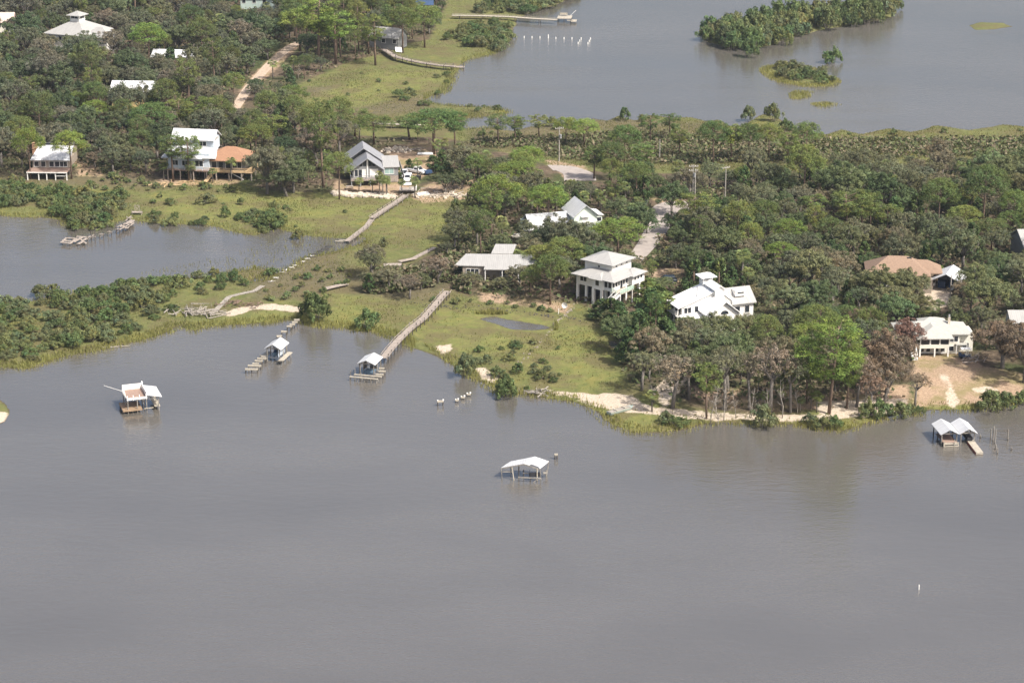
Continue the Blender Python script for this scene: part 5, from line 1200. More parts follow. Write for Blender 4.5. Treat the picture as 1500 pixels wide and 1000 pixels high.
def pine(seed, H, Rr, start=.5, dense=1.0, dome=False):
    rg = np.random.default_rng(seed); cl = []; tr = MB()
    lean = Vector((rg.normal()*.03, rg.normal()*.03, 1))
    tr.path([(0,0,-.4), lean*H*.35, lean*H*.7, lean*(H*.95)], [.24,.20,.13,.05], 7)
    z0 = H*start; Hc = H - z0
    n = int((30 if dome else 24)*dense)
    for i in range(n):
        t = (i + .5)/n; th = i*2.399 + rg.normal()*.35
        if dome:                                   # even umbrella of needle puffs
            el = math.asin(1 - 1.12*t); rad = Rr*math.cos(el)*rg.uniform(.84, 1.0)*.86; z = z0 + Hc*(.36 + .56*math.sin(el))
        else:                                      # tiers of puffs with gaps between
            z = z0 + Hc*(.06 + .88*(1-t)); rad = Rr*(.26 + .74*math.sin(math.pi*min(1, .12+.86*t))**.8)*rg.uniform(.45, .92)*(.8 if t > .85 else 1)
        e = Vector((rad*math.cos(th), rad*math.sin(th), z)); b = lean*(z - .3*rad - .2)
        tr.path([b, b.lerp(e, .55) - Vector((0,0,.05*rad)), e], [.07,.045,.02], 4)
        R0 = Rr*rg.uniform(.24, .34); h = hue(rg, a=.10)
        for _ in range(9):                         # each puff is a knot of tufts
            d = rg.normal(size=3); d[2] = d[2]*.7 + .35; d /= np.linalg.norm(d)
            r = R0*rg.uniform(.36, .55); cl.append((e.x+d[0]*R0*.72, e.y+d[1]*R0*.72, e.z+d[2]*R0*.5, r, r*.8, 26, hue(rg, h, .08)))
    return leaves_mesh("crown", leaf_arrays(cl, .15, rg, .55, .66, .15, .12), F_pine, rg, .42), tr.mesh("trunk", M_bark, True)

def cedar(seed, H, Rr):
    rg = np.random.default_rng(seed); cl = []
    for i in range(46):
        t = rg.uniform(0,1)**.8; th = rg.uniform(0,6.283); rad = Rr*(1-t**1.5)**.8*rg.uniform(.55,1) + .15
        r = rg.uniform(.5,.9)*Rr/2.6*(1-.35*t); cl.append((rad*math.cos(th), rad*math.sin(th), .6+(H-1.1)*t, r, r*1.0, 58, hue(rg)))
    tr = MB(); tr.path([(0,0,-.3),(0,0,H*.5),(0,0,H*.9)],[.2,.13,.04],6)
    return leaves_mesh("crown", leaf_arrays(cl, .22, rg, .3, .5, .1), F_bush, rg, .5), tr.mesh("trunk", M_bark, True)

def palm(seed, H):
    rg = np.random.default_rng(seed); tr = MB(); b = rg.normal()*.25
    tr.path([(0,0,-.3),(b*.4,0,H*.5),(b,0,H)],[.2,.16,.15],8)
    V, Q, Cc = [], [], []
    for i in range(34):
        th = i*2.399; el = rg.uniform(-.75, 1.15); L = rg.uniform(1.25, 1.75); d = Vector((math.cos(th)*math.cos(el), math.sin(th)*math.cos(el), math.sin(el)))
        s = Vector((-math.sin(th), math.cos(th), 0)); c0 = Vector((b,0,H)) + d*.15; h = np.array(hue(rg, a=.15)) * (1 if el > -.3 else .85)
        nb = 9
        for k in range(nb):                       # fan of narrow drooping leaflets
            a = (k/(nb-1)-.5)*2.3; q = c0 + d*L*.5
            tip = q + (d*math.cos(a) + s*math.sin(a))*L*.62 + Vector((0,0,-.28*L*rg.uniform(.6,1.4)))
            mid = q + (d*math.cos(a) + s*math.sin(a))*L*.34; w = (s*math.cos(a) - d*math.sin(a))*.07
            o = len(V); V += [q - w*.3, mid - w, tip, mid + w]; Q.append((o, o+1, o+2, o+3)); Cc += [h]*4
        o = len(V); V += [c0 - s*.03, c0 + s*.03, c0 + d*L*.5 + s*.025, c0 + d*L*.5 - s*.025]; Q.append((o,o+1,o+2,o+3)); Cc += [h*.9]*4
    return np_mesh("crown", np.array([tuple(v) for v in V]), np.array(Q), F_palm, {"tint": np.array(Cc)}), tr.mesh("trunk", M_greybark, True)

def bush(seed, Rr, H, n=26, leaf=.2):
    n = int(n*1.7); leaf *= .82
    rg = np.random.default_rng(seed); cl = []
    for i in range(n):
        th = rg.uniform(0,6.283); k = math.sqrt(rg.uniform(0,1)); lob = 1+.3*math.sin(2*th+seed)+.15*math.sin(5*th+seed*3)
        x, y = Rr*k*lob*math.cos(th)*.85, Rr*k*lob*math.sin(th)*.85; z = H*(.18+.62*math.sqrt(max(0,1-k*k))*rg.uniform(.6,1))
        r = rg.uniform(.4,.95)*Rr*.29; z *= 1 + .22*math.sin(3*th+seed*1.7); cl.append((x, y, z, r, r*.9, 44, hue(rg, a=.16)))
    st = MB()
    for i in range(7):
        th = i*.9+seed; st.path([(.15*math.cos(th),.15*math.sin(th),-.6),(Rr*.4*math.cos(th),Rr*.4*math.sin(th),H*.45)],[.06,.025],4)
    return leaves_mesh("crown", leaf_arrays(cl, leaf, rg, .5, .68, .1), F_bush, rg), st.mesh("stem", M_greybark, True)

def snag(seed, H):
    rg = np.random.default_rng(seed); tr = MB(); b = Vector((rg.choice([-1,1])*rg.uniform(.5,1.6), rg.normal()*.6, H))
    tr.path([(0,0,-.4), b*.3 + Vector((.25,0,0)), b*.62 - Vector((.2,.1,0)), b], [.13,.10,.07,.02], 6)
    br = MB()
    for i in range(15):
        t = rg.uniform(.25,.95); q = b*t; d = Vector((rg.normal(), rg.normal(), rg.uniform(.5,1.4))).normalized()*rg.uniform(.8,2.8)*(1.15-t*.6)
        m = q + d*.55 + Vector((rg.normal()*.15, rg.normal()*.15, .1)); e = q + d + Vector((0,0,.35))
        br.path([q, m, e], [.05,.03,.01], 4)
        for _ in range(2): br.path([m, m + Vector((rg.normal()*.6, rg.normal()*.6, rg.uniform(.2,.8)))], [.022,.008], 4)
    return br.mesh("branch", M_drift, True), tr.mesh("trunk", M_drift, True)

OAK = [oak(100+i, 4.6, 8.6, 1.0, 0) for i in range(6)]
THIN = [oak(200+i, 4.2, 8.4, 1.0, .38) for i in range(6)]
SHORE = [oak(250+i, 4.0, 9.4, .8, .58, .12) for i in range(5)]
PINE = [pine(300+i, 13.5, 3.4, .48, 1.1) for i in range(6)]
ROUND = [pine(350+i, 12, 4.3, .46, 1.2, True) for i in range(5)]
BIG = [pine(370+i, 18, 4.4, .34, 2.3) for i in range(3)]
CEDAR = [cedar(400+i, 7, 2.2) for i in range(3)]
PALM = [palm(500+i, 5.2) for i in range(5)]
MANG = [bush(600+i, 2.6, 3.0, 30, .22) for i in range(5)]
SHRUB = [bush(650+i, 1.1, 1.3, 16, .15) for i in range(4)]
SNAG = [snag(700+i, 8) for i in range(3)]

C_oak = [(.070,.088,.040),(.060,.080,.036),(.086,.094,.046),(.048,.068,.030),(.078,.082,.048)]
C_thin = [(.084,.086,.050),(.078,.084,.046),(.100,.090,.058),(.072,.082,.044)]
C_pine = [(.090,.112,.034),(.078,.100,.032),(.102,.122,.036),(.068,.090,.032)]
C_mang = [(.070,.092,.034),(.060,.084,.033),(.092,.104,.042),(.084,.094,.046)]
C_shrub = [(.085,.105,.042),(.070,.092,.036),(.105,.112,.048)]
C_palm = [(.110,.130,.046),(.125,.140,.05),(.100,.122,.05)]
C_cedar = [(.046,.072,.028),(.055,.080,.030)]

PLANTS = []                                        # every plant, to be labelled at the end
def plant(kind, proto, x, y, scale, tint, sz=None, turn=None, names=("crown", "trunk"), cat="tree", group=None, look="", label=None, dz=0.0, z=None):
    if z is None: z = max(float(height(np.array([x]), np.array([y]))[0]), -.25)
    o = link(kind, None, None, (x, y, z + dz), rnd.uniform(0, 6.28) if turn is None else turn)
    o.scale = (scale, scale, sz or scale)
    for nm, me in zip(names, proto):
        c = link(nm, me, o); c.color = (*tint, 1)
    o['category'] = cat; o['group'] = group or kind.replace('_', ' ') + 's of the island'
    if label: o['label'] = label
    PLANTS.append((o, kind, look, x, y, scale))
    return o

def jit(c, a=.1):
    k = 1 + rnd.gauss(0, a); return (c[0]*k*(1+rnd.gauss(0,.05)), c[1]*k, c[2]*k)

# picture areas that must stay open in front of a thing, with the row of that thing's foot
CLEAR = [(562,360,640,396,396,1),(372,90,412,122,122,1),(400,70,436,95,95,1),(500, 203, 584, 292, 270, 0),(575, 215, 628, 292, 278, 1),(768, 286, 886, 328, 343, 0),(668, 362, 778, 396, 412, 0),(838, 368, 952, 440, 452, 0),(987, 408, 1104, 462, 484, 0),(1322, 466, 1420, 528, 523, 0),(1290, 378, 1352, 390, 425, 0),(1366, 388, 1414, 422, 429, 0),(40, 205, 104, 270, 266, 0),(232, 180, 308, 235, 266, 0),(292, 218, 356, 268, 265, 0),(55, 18, 138, 44, 75, 0),(162, 120, 218, 132, 159, 0),(352, -5, 398, 14, 12, 0),(540, 38, 582, 62, 60, 0),(0, 40, 10, 52, 50, 0),(1491, 334, 1502, 366, 388, 0),(1494, 478, 1502, 495, 492, 0),(800, 240, 862, 270, 268, 1),(954,297,1006,316,330,1),(948,314,976,352,352,1),(930,346,958,380,380,1),(372,90,412,122,122,1),(400,70,436,95,95,1),(345,128,372,162,162,1),(1350, 408, 1400, 462, 462, 1),(564, 176, 622, 188, 186, 1),(560, 70, 676, 104, 100, 1),(662, 18, 760, 30, 26, 1),(672, 456, 812, 490, 490, 1),(1340, 520, 1500, 600, 590, 1),(500, 280, 700, 295, 290, 1),(962, 400, 1000, 420, 416, 1),(812, 190, 826, 236, 236, 0),(1008, 252, 1024, 296, 300, 0),(1055, 255, 1068, 292, 292, 0),(605, 5, 640, 20, 15, 0),(664, 356, 680, 366, 376, 0),(640, 420, 662, 470, 470, 1)]
FOOT = []                                          # house footprints in plan
for o in list(scene.objects):
    if o.parent is None and o.get('category') in ('house', 'carport'):
        mn = [1e9]*2; mx = [-1e9]*2
        for c in o.children:
            for b in c.bound_box:
                for k in (0, 1): mn[k] = min(mn[k], b[k]); mx[k] = max(mx[k], b[k])
        cc, ss = math.cos(o.rotation_euler[2]), math.sin(o.rotation_euler[2])
        FOOT.append((o.location.x, o.location.y, cc, ss, mn[0]-.8, mx[0]+.8, mn[1]-.8, mx[1]+.8))

def blocked(x, y, r, h, keep=CLEAR, slack=.72):
    for ox, oy, cc, ss, a, b, c, d in FOOT:
        u, v = (x-ox)*cc + (y-oy)*ss, -(x-ox)*ss + (y-oy)*cc
        if a-r*.45 < u < b+r*.45 and c-r*.45 < v < d+r*.45: return True
    bx, by = proj(x, y, .8); tx, ty = proj(x, y, h); s = S(by); w = r*s*slack
    for x0, y0, x1, y1, foot, bare in keep:
        if by > foot - 3 and bx+w > x0 and bx-w < x1 and ty + 2 < y1 and by > y0: return True
        if bare and y0 < by < y1 and x0 < bx < x1: return True
    return False
TAKEN = []
def free(x, y, d):
    return all((x-a)**2 + (y-b)**2 > (d*.5+e*.5)**2 for a, b, e in TAKEN)

# ---- trees one can point out in the photograph: (kind, px, foot row, crown width px, height px, tint, look)
def single(kind, proto, px, py, wpx, hpx, w0, h0, tint, look="", cat="tree", names=("crown", "trunk"), space=.7):
    p = G(px, py); s = S(py); sc = wpx/s/w0; sz = hpx/s/.955/h0
    TAKEN.append((p.x, p.y, sc*w0*space))
    return plant(kind, proto, p.x, p.y, sc, tint, sz, names=names, cat=cat, look=look)
PB = (.098,.132,.032)
for i, (px, py, w, h, rd, look) in enumerate([
  (218,98,52,62,1,"round bright green"),(45,262,48,74,1,"flat topped bright green"),(105,262,50,70,1,"domed bright green"),(112,172,34,36,1,"small bright green"),(140,188,40,40,1,"small bright green"),(224,215,66,62,1,"large dark green"),
  (262,196,44,50,0,"upright green"),(292,190,42,48,0,"upright green"),(316,188,40,46,0,"upright green"),(254,266,46,70,0,"thin trunked green"),(277,266,44,66,0,"thin trunked green"),(466,92,70,92,0,"tall bright green"),(492,94,62,76,0,"tall bright green"),
  (440,75,60,60,1,"tall yellow green"),(550,96,46,72,0,"slender green"),(590,78,50,66,1,"rounded green"),(622,70,52,60,1,"rounded green"),(575,66,44,58,0,"slender green"),(540,80,40,40,0,"short green"),(601,40,46,44,1,"rounded green"),
  (497,292,46,68,1,"umbrella topped green"),(548,215,60,46,1,"broad green"),(520,200,46,40,0,"mid green"),(635,226,84,64,1,"big dark spreading"),(667,222,40,58,0,"thin dark"),(600,205,50,34,0,"mid green"),
  (728,330,74,72,1,"domed bright green"),(804,336,58,64,1,"round bright green"),(757,290,60,52,1,"broad bright green"),(772,262,52,46,1,"broad bright green"),(741,282,44,42,1,"rounded green"),(905,382,76,62,1,"wide bright green"),
  (826,410,62,62,1,"broad green"),(806,446,56,74,1,"tall green"),(790,400,50,40,1,"rounded green"),(856,215,42,40,1,"yellow green"),(829,212,36,40,1,"yellow green"),(915,246,50,62,1,"dark domed"),(893,265,48,56,1,"domed green"),(940,262,44,52,0,"green"),
  (953,210,32,42,0,"slim"),(982,205,34,38,0,"slim"),(1045,240,50,62,1,"dark domed"),(1072,236,42,52,0,"yellow green"),(1096,236,46,54,1,"green"),(1126,234,42,52,1,"flat topped green"),(1180,236,46,56,1,"flat topped green"),(1155,240,40,44,0,"slim"),(1018,345,60,62,0,"wide layered"),
  (995,230,34,40,0,"slim"),(730,212,40,44,0,"dull green"),(755,208,34,38,0,"dull green"),(790,205,34,36,0,"dull green"),(870,262,40,46,0,"green"),
  (1148,592,44,60,0,"slender green"),(1242,355,64,76,0,"tall layered"),(1262,350,50,66,0,"tall layered"),(1156,368,48,46,1,"bright green"),(1118,340,44,46,1,"green"),(1144,396,48,40,1,"vivid green"),(1410,352,50,50,1,"green"),(1452,366,46,46,1,"green"),(1478,350,40,40,1,"green"),(1395,330,44,44,1,"green"),
  (1371,410,24,22,1,"small vivid green"),(1245,330,40,44,0,"green"),(1300,350,44,50,0,"green"),(1190,330,44,44,0,"green"),(1215,365,44,46,1,"green"),
  (1195,520,66,72,1,"bushy green"),(1035,613,46,82,0,"thin lone green"),(1180,530,56,56,1,"bushy green"),(430,170,46,44,1,"mid green"),(375,232,50,48,1,"mid green"),(400,215,44,46,0,"mid green"),(1240,478,40,30,1,"bushy green")]):
    big = ROUND if rd else PINE
    tint = jit(PB if 'bright' in look or 'vivid' in look else ((.120,.150,.038) if 'yellow' in look else ((.062,.096,.032) if 'dark' in look else random.Random(i).choice(C_pine))), .06)
    single('pine_tree', big[i % len(big)], px, py, w, h, 8.2 if rd else 6.6, 12.3 if rd else 13.8, tint, look)
single('pine_tree', BIG[0], 1214, 606, 104, 140, 9.0, 18.3, (.092,.130,.030), "huge bright green")
single('pine_tree', BIG[1], 1182, 590, 62, 96, 9.0, 18.3, (.086,.120,.030), "tall bright green")
single('pine_tree', BIG[1], 1240, 598, 62, 104, 9.0, 18.3, (.084,.118,.030), "tall full green")
for i, (px, py, w, h, tint, look) in enumerate([(1300,575,98,100,(.104,.078,.055),"large brown leaved"),(1330,520,62,58,(.115,.07,.056),"dark russet"),(1295,590,80,80,(.118,.09,.062),"brown leaved"),(1468,540,104,76,(.100,.076,.054),"broad brown leaved"),(1500,560,90,90,(.098,.076,.054),"broad brown leaved"),
   (1448,470,90,70,(.09,.10,.046),"big olive"),(1430,440,70,60,(.085,.098,.045),"big olive"),(1310,470,74,56,(.10,.10,.05),"wide olive"),(1288,448,64,62,(.088,.096,.045),"olive"),(1322,446,60,60,(.088,.094,.046),"olive"),(1350,434,34,34,(.09,.096,.046),"olive"),(1338,444,44,44,(.105,.10,.055),"olive"),(1270,440,60,48,(.10,.105,.055),"olive"),(1262,505,56,60,(.12,.085,.06),"brown"),(1345,470,50,46,(.10,.10,.05),"olive"),(392,284,76,80,(.085,.085,.055),"huge brown olive"),
   (934,354,72,58,(.056,.076,.036),"dark domed"),(905,330,50,44,(.07,.085,.042),"dark"),(430,282,66,60,(.068,.082,.038),"dark green"),(420,288,70,50,(.06,.072,.036),"dark spreading"),(465,240,70,60,(.10,.082,.062),"large brownish"),(653,284,44,34,(.055,.066,.036),"dark low"),(688,421,40,24,(.09,.09,.05),"low olive"),(762,421,50,36,(.10,.095,.06),"low grey olive"),(735,424,34,20,(.09,.092,.05),"low olive"),(176,174,42,52,(.085,.085,.055),"grey olive"),(208,174,48,54,(.08,.082,.05),"grey olive"),(70,84,40,38,(.085,.084,.054),"grey olive"),(126,86,40,36,(.08,.084,.05),"grey olive"),(1020,506,56,40,(.085,.10,.042),"olive"),(1066,508,56,50,(.088,.098,.045),"olive"),(972,430,40,26,(.085,.10,.045),"small olive"),(1046,500,60,44,(.09,.098,.048),"olive"),(1092,500,54,44,(.098,.10,.05),"olive"),(1010,500,60,40,(.085,.10,.042),"olive")]):
    single('live_oak', OAK[i % 6], px, py, w, h, 10.5, 9.2, tint, look)
for i, (px, py, w, h, tint, look) in enumerate([(985,598,84,70,(.125,.105,.075),"grey brown sparse"),(1062,600,74,86,(.105,.105,.062),"grey brown sparse"),(1010,585,62,66,(.092,.10,.052),"grey brown sparse"),(1128,604,86,92,(.13,.105,.08),"tall grey thin"),(1158,604,62,78,(.10,.10,.058),"tall grey thin"),(1098,600,60,80,(.11,.10,.066),"grey thin"),
   (940,572,64,54,(.095,.10,.055),"grey olive sparse"),(1255,596,66,70,(.13,.10,.075),"brown thin"),(1275,606,50,54,(.13,.09,.065),"brown thin"),(1340,596,50,46,(.13,.10,.07),"brown thin"),(1400,470,44,40,(.1,.1,.055),"olive thin"),(640,415,56,44,(.12,.095,.07),"brown thin"),(600,438,46,40,(.11,.09,.066),"brown thin"),(570,425,48,38,(.105,.1,.06),"grey olive sparse")]):
    single('thinned_oak', (SHORE[i % 5] if py > 560 else THIN[i % 6]), px, py, w, h*(1.08 if py > 560 else 1), 9.4, 9.2, tint, look)
for i, (px, py, w, h) in enumerate([(936,520,44,70),(920,532,40,56),(952,478,46,60),(905,488,44,50),(930,498,54,44),(582,262,18,20),(635,252,28,26),(655,262,24,26),(895,470,40,36),(880,465,36,30),(975,470,50,46),(965,455,44,40),(950,445,44,40),(648,248,26,30),(600,250,18,18)]):
    single('cedar_tree', CEDAR[i % 3], px, py, w, h, 4.6, 7.2, jit(random.Random(i).choice(C_cedar) if i not in (10,11,12) else (.08,.11,.035)), "dark dense" if i not in (10,11,12) else "yellow green dense")
for i, (px, py, w, h) in enumerate([(561,288,16,30),(556,287,15,34),(566,287,15,26),(546,282,14,18),(567,283,15,24),(608,290,18,30),(589,284,14,20),(526,282,16,20),(612,262,17,28),(640,240,16,34),(675,245,18,34),(1110,588,18,42),(1144,600,18,34),(955,603,24,30),(1196,604,22,30),(1120,600,16,26),(1188,598,18,30),(1172,604,16,22),
   (339,266,18,34),(280,266,20,28),(312,268,16,20),(240,264,18,24),(430,112,16,28),(400,116,18,26),(420,118,16,22),(896,305,20,28),(916,298,20,30),(908,318,20,30),(880,318,18,30),(925,330,22,30),(935,318,20,28),(945,330,20,26),(755,392,30,24),(737,368,24,26),(770,330,18,26),(1330,468,28,18),(1350,468,30,18),(1366,466,24,16),(1322,470,24,14),(480,255,16,34),(473,262,16,26),(650,235,16,30),(700,258,20,30),
   (1375,460,20,20),(855,310,20,28),(838,288,18,24),(690,250,18,28),(1108,596,16,20)]):
    single('palm_tree', PALM[i % 5], px, py, w, h, 3.6, 6.2, jit(random.Random(i).choice(C_palm), .1), "fan leaved")
for i, (px, py, h) in enumerate([(1052,624,46),(1040,622,60),(1112,622,34),(1060,616,52),(958,590,38),(1146,612,58),(1100,612,46),(230,102,20),(1265,600,50),(1125,610,46),(1078,612,40),(1168,606,44),(1300,420,38),(1225,470,40),(437,118,24)]):
    p = G(px, py); s = S(py); plant('dead_tree', SNAG[i % 3], p.x, p.y, h/s/8, (1,1,1), names=("branch", "trunk"), look="bare bleached")

# ---- the woods
def scatter(poly_px, spacing, chooser, seed, keep=CLEAR):
    q = wpoly(poly_px); lo, hi = q.min(0), q.max(0); rg = random.Random(seed); pts = []
    y = lo[1]; row = 0
    while y < hi[1]:
        x = lo[0] + (row % 2)*spacing*.5
        while x < hi[0]:
            pts.append((x + rg.uniform(-.38,.38)*spacing, y + rg.uniform(-.38,.38)*spacing)); x += spacing
        y += spacing*.87; row += 1
    xs = np.array([p[0] for p in pts]); ys = np.array([p[1] for p in pts])
    ok = inside(q, xs, ys) & (land(xs, ys) > 1.5)
    cand = [p for p, k in zip(pts, ok) if k]; rg.shuffle(cand)
    for x, y in cand: chooser(x, y, rg)

def wood(bias):
    def go(x, y, rg):
        px, py = proj(x, y, 0); n = float(wob(np.array([x]), np.array([y]), .35)[0]); m = float(wob(np.array([x+90]), np.array([y-40]), .5)[0])
        u = rg.random(); pn, th, pl, ce = bias(px, py, n)
        k = rg.choice((rg.uniform(.58, .9), rg.uniform(.8, 1.2), rg.uniform(1.1, 1.42))) * (.74 if py < 285 and px > 680 else 1)
        if u < pn: kind, proto, r, h, tint, look = 'pine_tree', (rg.choice(ROUND), rg.choice(PINE))[rg.random() < .5], 3.6*k, 12*k, rg.choice(C_pine), "green"
        elif u < pn+pl: kind, proto, r, h, tint, look = 'palm_tree', rg.choice(PALM), 1.7*k, 5.6*k, rg.choice(C_palm), "fan leaved"
        elif u < pn+pl+ce: kind, proto, r, h, tint, look = 'cedar_tree', rg.choice(CEDAR), 2.3*k, 7*k, rg.choice(C_cedar), "dark dense"
        elif u < pn+pl+ce+th: kind, proto, r, h, tint, look = ('scrub_oak' if px > 560 else 'thinned_oak'), rg.choice(THIN), 4.3*k, 8.4*k, rg.choice(C_thin), "grey brown"
        else: kind, proto, r, h, tint, look = ('live_oak' if (px < 640 and py > 50) or (px > 640 and py < 310) else 'round_oak'), rg.choice(OAK), 4.7*k, 8.8*k, rg.choice(C_oak), "olive"
        for shrink in (1.0, .75, .52):
            if not blocked(x, y, r*shrink, h*shrink) and free(x, y, r*1.5*shrink):
                TAKEN.append((x, y, r*1.05*shrink))
                t = jit(tint, .09); g = 1 + .16*m; t = (t[0]*g, t[1]*(1+.1*m), t[2]*(1+.1*m))
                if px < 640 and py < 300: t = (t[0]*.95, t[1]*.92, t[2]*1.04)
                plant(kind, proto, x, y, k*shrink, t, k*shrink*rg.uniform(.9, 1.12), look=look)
                return
    return go
FA = [(-110,-12),(664,-12),(650,18),(628,58),(575,70),(560,82),(520,92),(468,112),(438,122),(424,184),(460,204),(560,212),(640,212),(640,222),(600,214),(500,240),(486,286),(420,283),(330,268),(200,266),(0,260),(-110,260)]
def biasA(px, py, n):
    if py > 170 and px > 340: return (.26 + .15*(n > 0), .28, .05, .10)
    if px > 430 and py < 125: return (.50, .22, .02, .10)
    if py < 30: return (.14, .28, .02, .22)
    return (.09 + .14*(n > .45), .46, .025, .05)
scatter(FA, 6.2, wood(biasA), 21)
FB = [(640,232),(690,246),(760,264),(820,276),(880,284),(1000,280),(1120,270),(1210,262),(1340,254),(1590,250),(1590,575),(1500,560),(1440,545),(1345,590),(1235,604),(1100,608),(1010,598),(945,578),(914,562),(906,520),(890,482),(850,449),(800,447),(700,438),(690,400),(690,352),(706,318),(690,292),(650,275)]
def biasB(px, py, n):
    if py < 300 and px > 1000: return (.07, .48, .03, .09)
    if px < 960 and py < 360: return (.22, .30, .08, .12)
    if px > 1180 and py < 380: return (.24, .30, .02, .10)
    if py > 590: return (0, 1.0, 0, 0)
    if py > 540: return (.06, .60, .06, .08)
    return (.07, .36, .035, .08)
scatter(FB, 5.5, wood(biasB), 22)
FC = [(530,434),(545,402),(600,388),(640,368),(690,350),(690,436),(650,424),(560,436)]
scatter(FC, 4.6, wood(lambda px, py, n: (.03, .55, .04, .14)), 23)
FD = [(690,206),(760,206),(840,200),(940,196),(1060,200),(1190,206),(1590,204),(1590,228),(1200,236),(1000,244),(900,240),(820,236),(760,218),(690,222)]

# ---- bushes and mangroves
def bushes(poly_px, spacing, rmin, rmax, kind, protos, cols, seed, base_r, cat, prob=1.0, wet=-9, skip=(), look="", names=("crown", "stem"), hk=1.0):
    q = wpoly(poly_px); lo, hi = q.min(0), q.max(0); rg = random.Random(seed); y = lo[1]
    while y < hi[1]:
        x = lo[0]
        while x < hi[0]:
            a, b = x + rg.uniform(-.45,.45)*spacing, y + rg.uniform(-.45,.45)*spacing; x += spacing
            if rg.random() > prob: continue
            if not inside(q, np.array([a]), np.array([b]))[0] or land(np.array([a]), np.array([b]))[0] < wet: continue
            r = rg.uniform(rmin, rmax)
            if blocked(a, b, r, r*1.1): continue
            if not free(a, b, r*.9): continue
            TAKEN.append((a, b, r*.9)); k = r/base_r
            plant(kind, rg.choice(protos), a, b, k, jit(rg.choice(cols), .1), k*rg.uniform(.85,1.2)*hk, cat=cat, look=look, names=names)
        y += spacing*.9
MG = dict(kind='mangrove_bush', protos=MANG, cols=C_mang, base_r=2.6, cat='mangrove', look="glossy green")
MT = dict(MG, kind='mangrove_tree', cat='mangrove'); MS = dict(MG, kind='mangrove_shrub')
bushes([(-60,452),(0,448),(60,440),(110,436),(160,424),(215,416),(270,414),(275,430),(255,455),(240,478),(190,494),(140,508),(95,514),(55,530),(0,532),(-60,540)], 3.1, 1.1, 2.6, seed=31, wet=-.8, prob=.88, hk=.9, **MG)
bushes([(270,412),(340,400),(400,390),(420,396),(360,425),(320,440),(280,450)], 4.2, .9, 2.0, seed=32, prob=.7, **MS)
bushes([(-60,270),(40,276),(150,288),(195,292),(180,318),(100,316),(60,305),(0,305),(-60,305)], 3.0, 1.3, 2.4, seed=33, wet=-1.5, **MG)
bushes([(60,300),(180,316),(170,334),(110,336),(80,322)], 3.2, 1.5, 2.6, seed=34, wet=-2, **MG)
bushes([(210,318),(300,322),(310,332),(220,332)], 3.6, 1.0, 1.8, seed=35, wet=-2, prob=.8, **MS)
bushes([(350,316),(412,314),(415,332),(378,345),(350,338)], 3.2, 1.0, 2.0, seed=36, wet=-3, prob=.8, **MS)
bushes([(1030,62),(1040,48),(1110,36),(1210,22),(1262,14),(1312,14),(1305,34),(1215,50),(1165,64),(1125,78),(1085,80),(1045,72)], 4.6, 2.8, 4.4, seed=37, wet=-2.5, hk=1.45, **MT)
bushes([(1118,104),(1150,96),(1196,100),(1225,112),(1222,124),(1190,128),(1150,116)], 4.4, 1.4, 2.8, seed=38, wet=-1, prob=.75, **MT)
bushes([(655,60),(690,35),(745,32),(748,60),(735,78),(690,72)], 4.0, 1.6, 3.0, seed=39, wet=-1, **MT)
bushes([(730,-12),(860,-12),(815,8),(770,22),(700,20)], 4.6, 2.2, 3.6, seed=40, wet=-2, **MT)
bushes([(560,108),(660,98),(664,140),(640,140),(655,118),(600,112)], 3.8, .8, 1.7, seed=41, prob=.75, **MS)
bushes([(560,132),(640,138),(640,158),(600,160)], 4.2, .8, 1.9, seed=42, prob=.55, **MS)
bushes([(660,152),(745,160),(740,170),(690,166)], 4.0, .6, 1.5, seed=43, wet=-1, prob=.6, **MS)
bushes([(670,512),(760,505),(830,560),(815,580),(760,572),(700,545)], 3.6, .7, 1.7, seed=44, prob=.6, **MS)
for px, py, w, h in [(462,470,50,46),(538,482,38,30),(681,552,36,34),(741,581,42,30),(1118,625,42,34),(1205,627,30,20),(1222,626,26,18),(1185,620,22,16),(1288,612,40,28),(1320,610,42,22),(1270,612,24,30),(1450,600,48,30),(1475,596,34,22),(990,622,40,14),(975,618,26,16),(1496,592,30,20),(1345,606,20,12),
   (1095,178,24,22),(1132,178,28,26),(1150,190,20,16),(915,176,22,18),(940,178,14,10),(760,190,14,18),(808,186,18,14),(832,186,16,10),(1160,192,12,10),(640,30,22,20),(250,300,20,10),(303,298,30,14),(354,300,14,10),(402,308,16,14),(562,361,16,13),(330,318,18,16),(395,335,34,22),(436,350,20,16),(60,435,36,20),(78,428,20,14),(690,300,22,24),(668,318,26,26),(680,336,30,24),(1095,84,30,26),(1220,92,30,24)]:
    single('mangrove_bush', MANG[(px+py) % 5], px, py, w, h, 5.4, 2.9, jit(C_mang[(px*7+py) % 4], .08), "glossy green", 'mangrove', ("crown", "stem"))
SH = dict(kind='shrub', protos=SHRUB, cols=C_shrub, base_r=1.1, cat='shrub')
bushes([(215,285),(340,290),(500,300),(540,315),(500,345),(440,340),(350,320),(220,315)], 7, .45, 1.1, seed=51, prob=.45, look="small dark", **SH)
bushes([(370,430),(470,395),(520,400),(500,440),(440,452),(390,448)], 3.4, .5, 1.3, seed=52, prob=.7, look="grey green", **SH)
bushes([(740,500),(850,515),(860,560),(800,565)], 6, .4, 1.0, seed=53, prob=.5, look="grey green", **SH)
bushes([(610,440),(700,444),(850,455),(890,470),(840,462),(700,452),(640,452)], 2.6, .5, 1.2, seed=54, prob=.7, look="yellow green", **SH)
bushes([(690,178),(820,190),(1000,180),(1190,198),(1590,186),(1590,232),(1190,236),(1000,240),(820,230),(690,214)], 5.5, .6, 1.6, seed=55, prob=.24, look="olive", **SH)
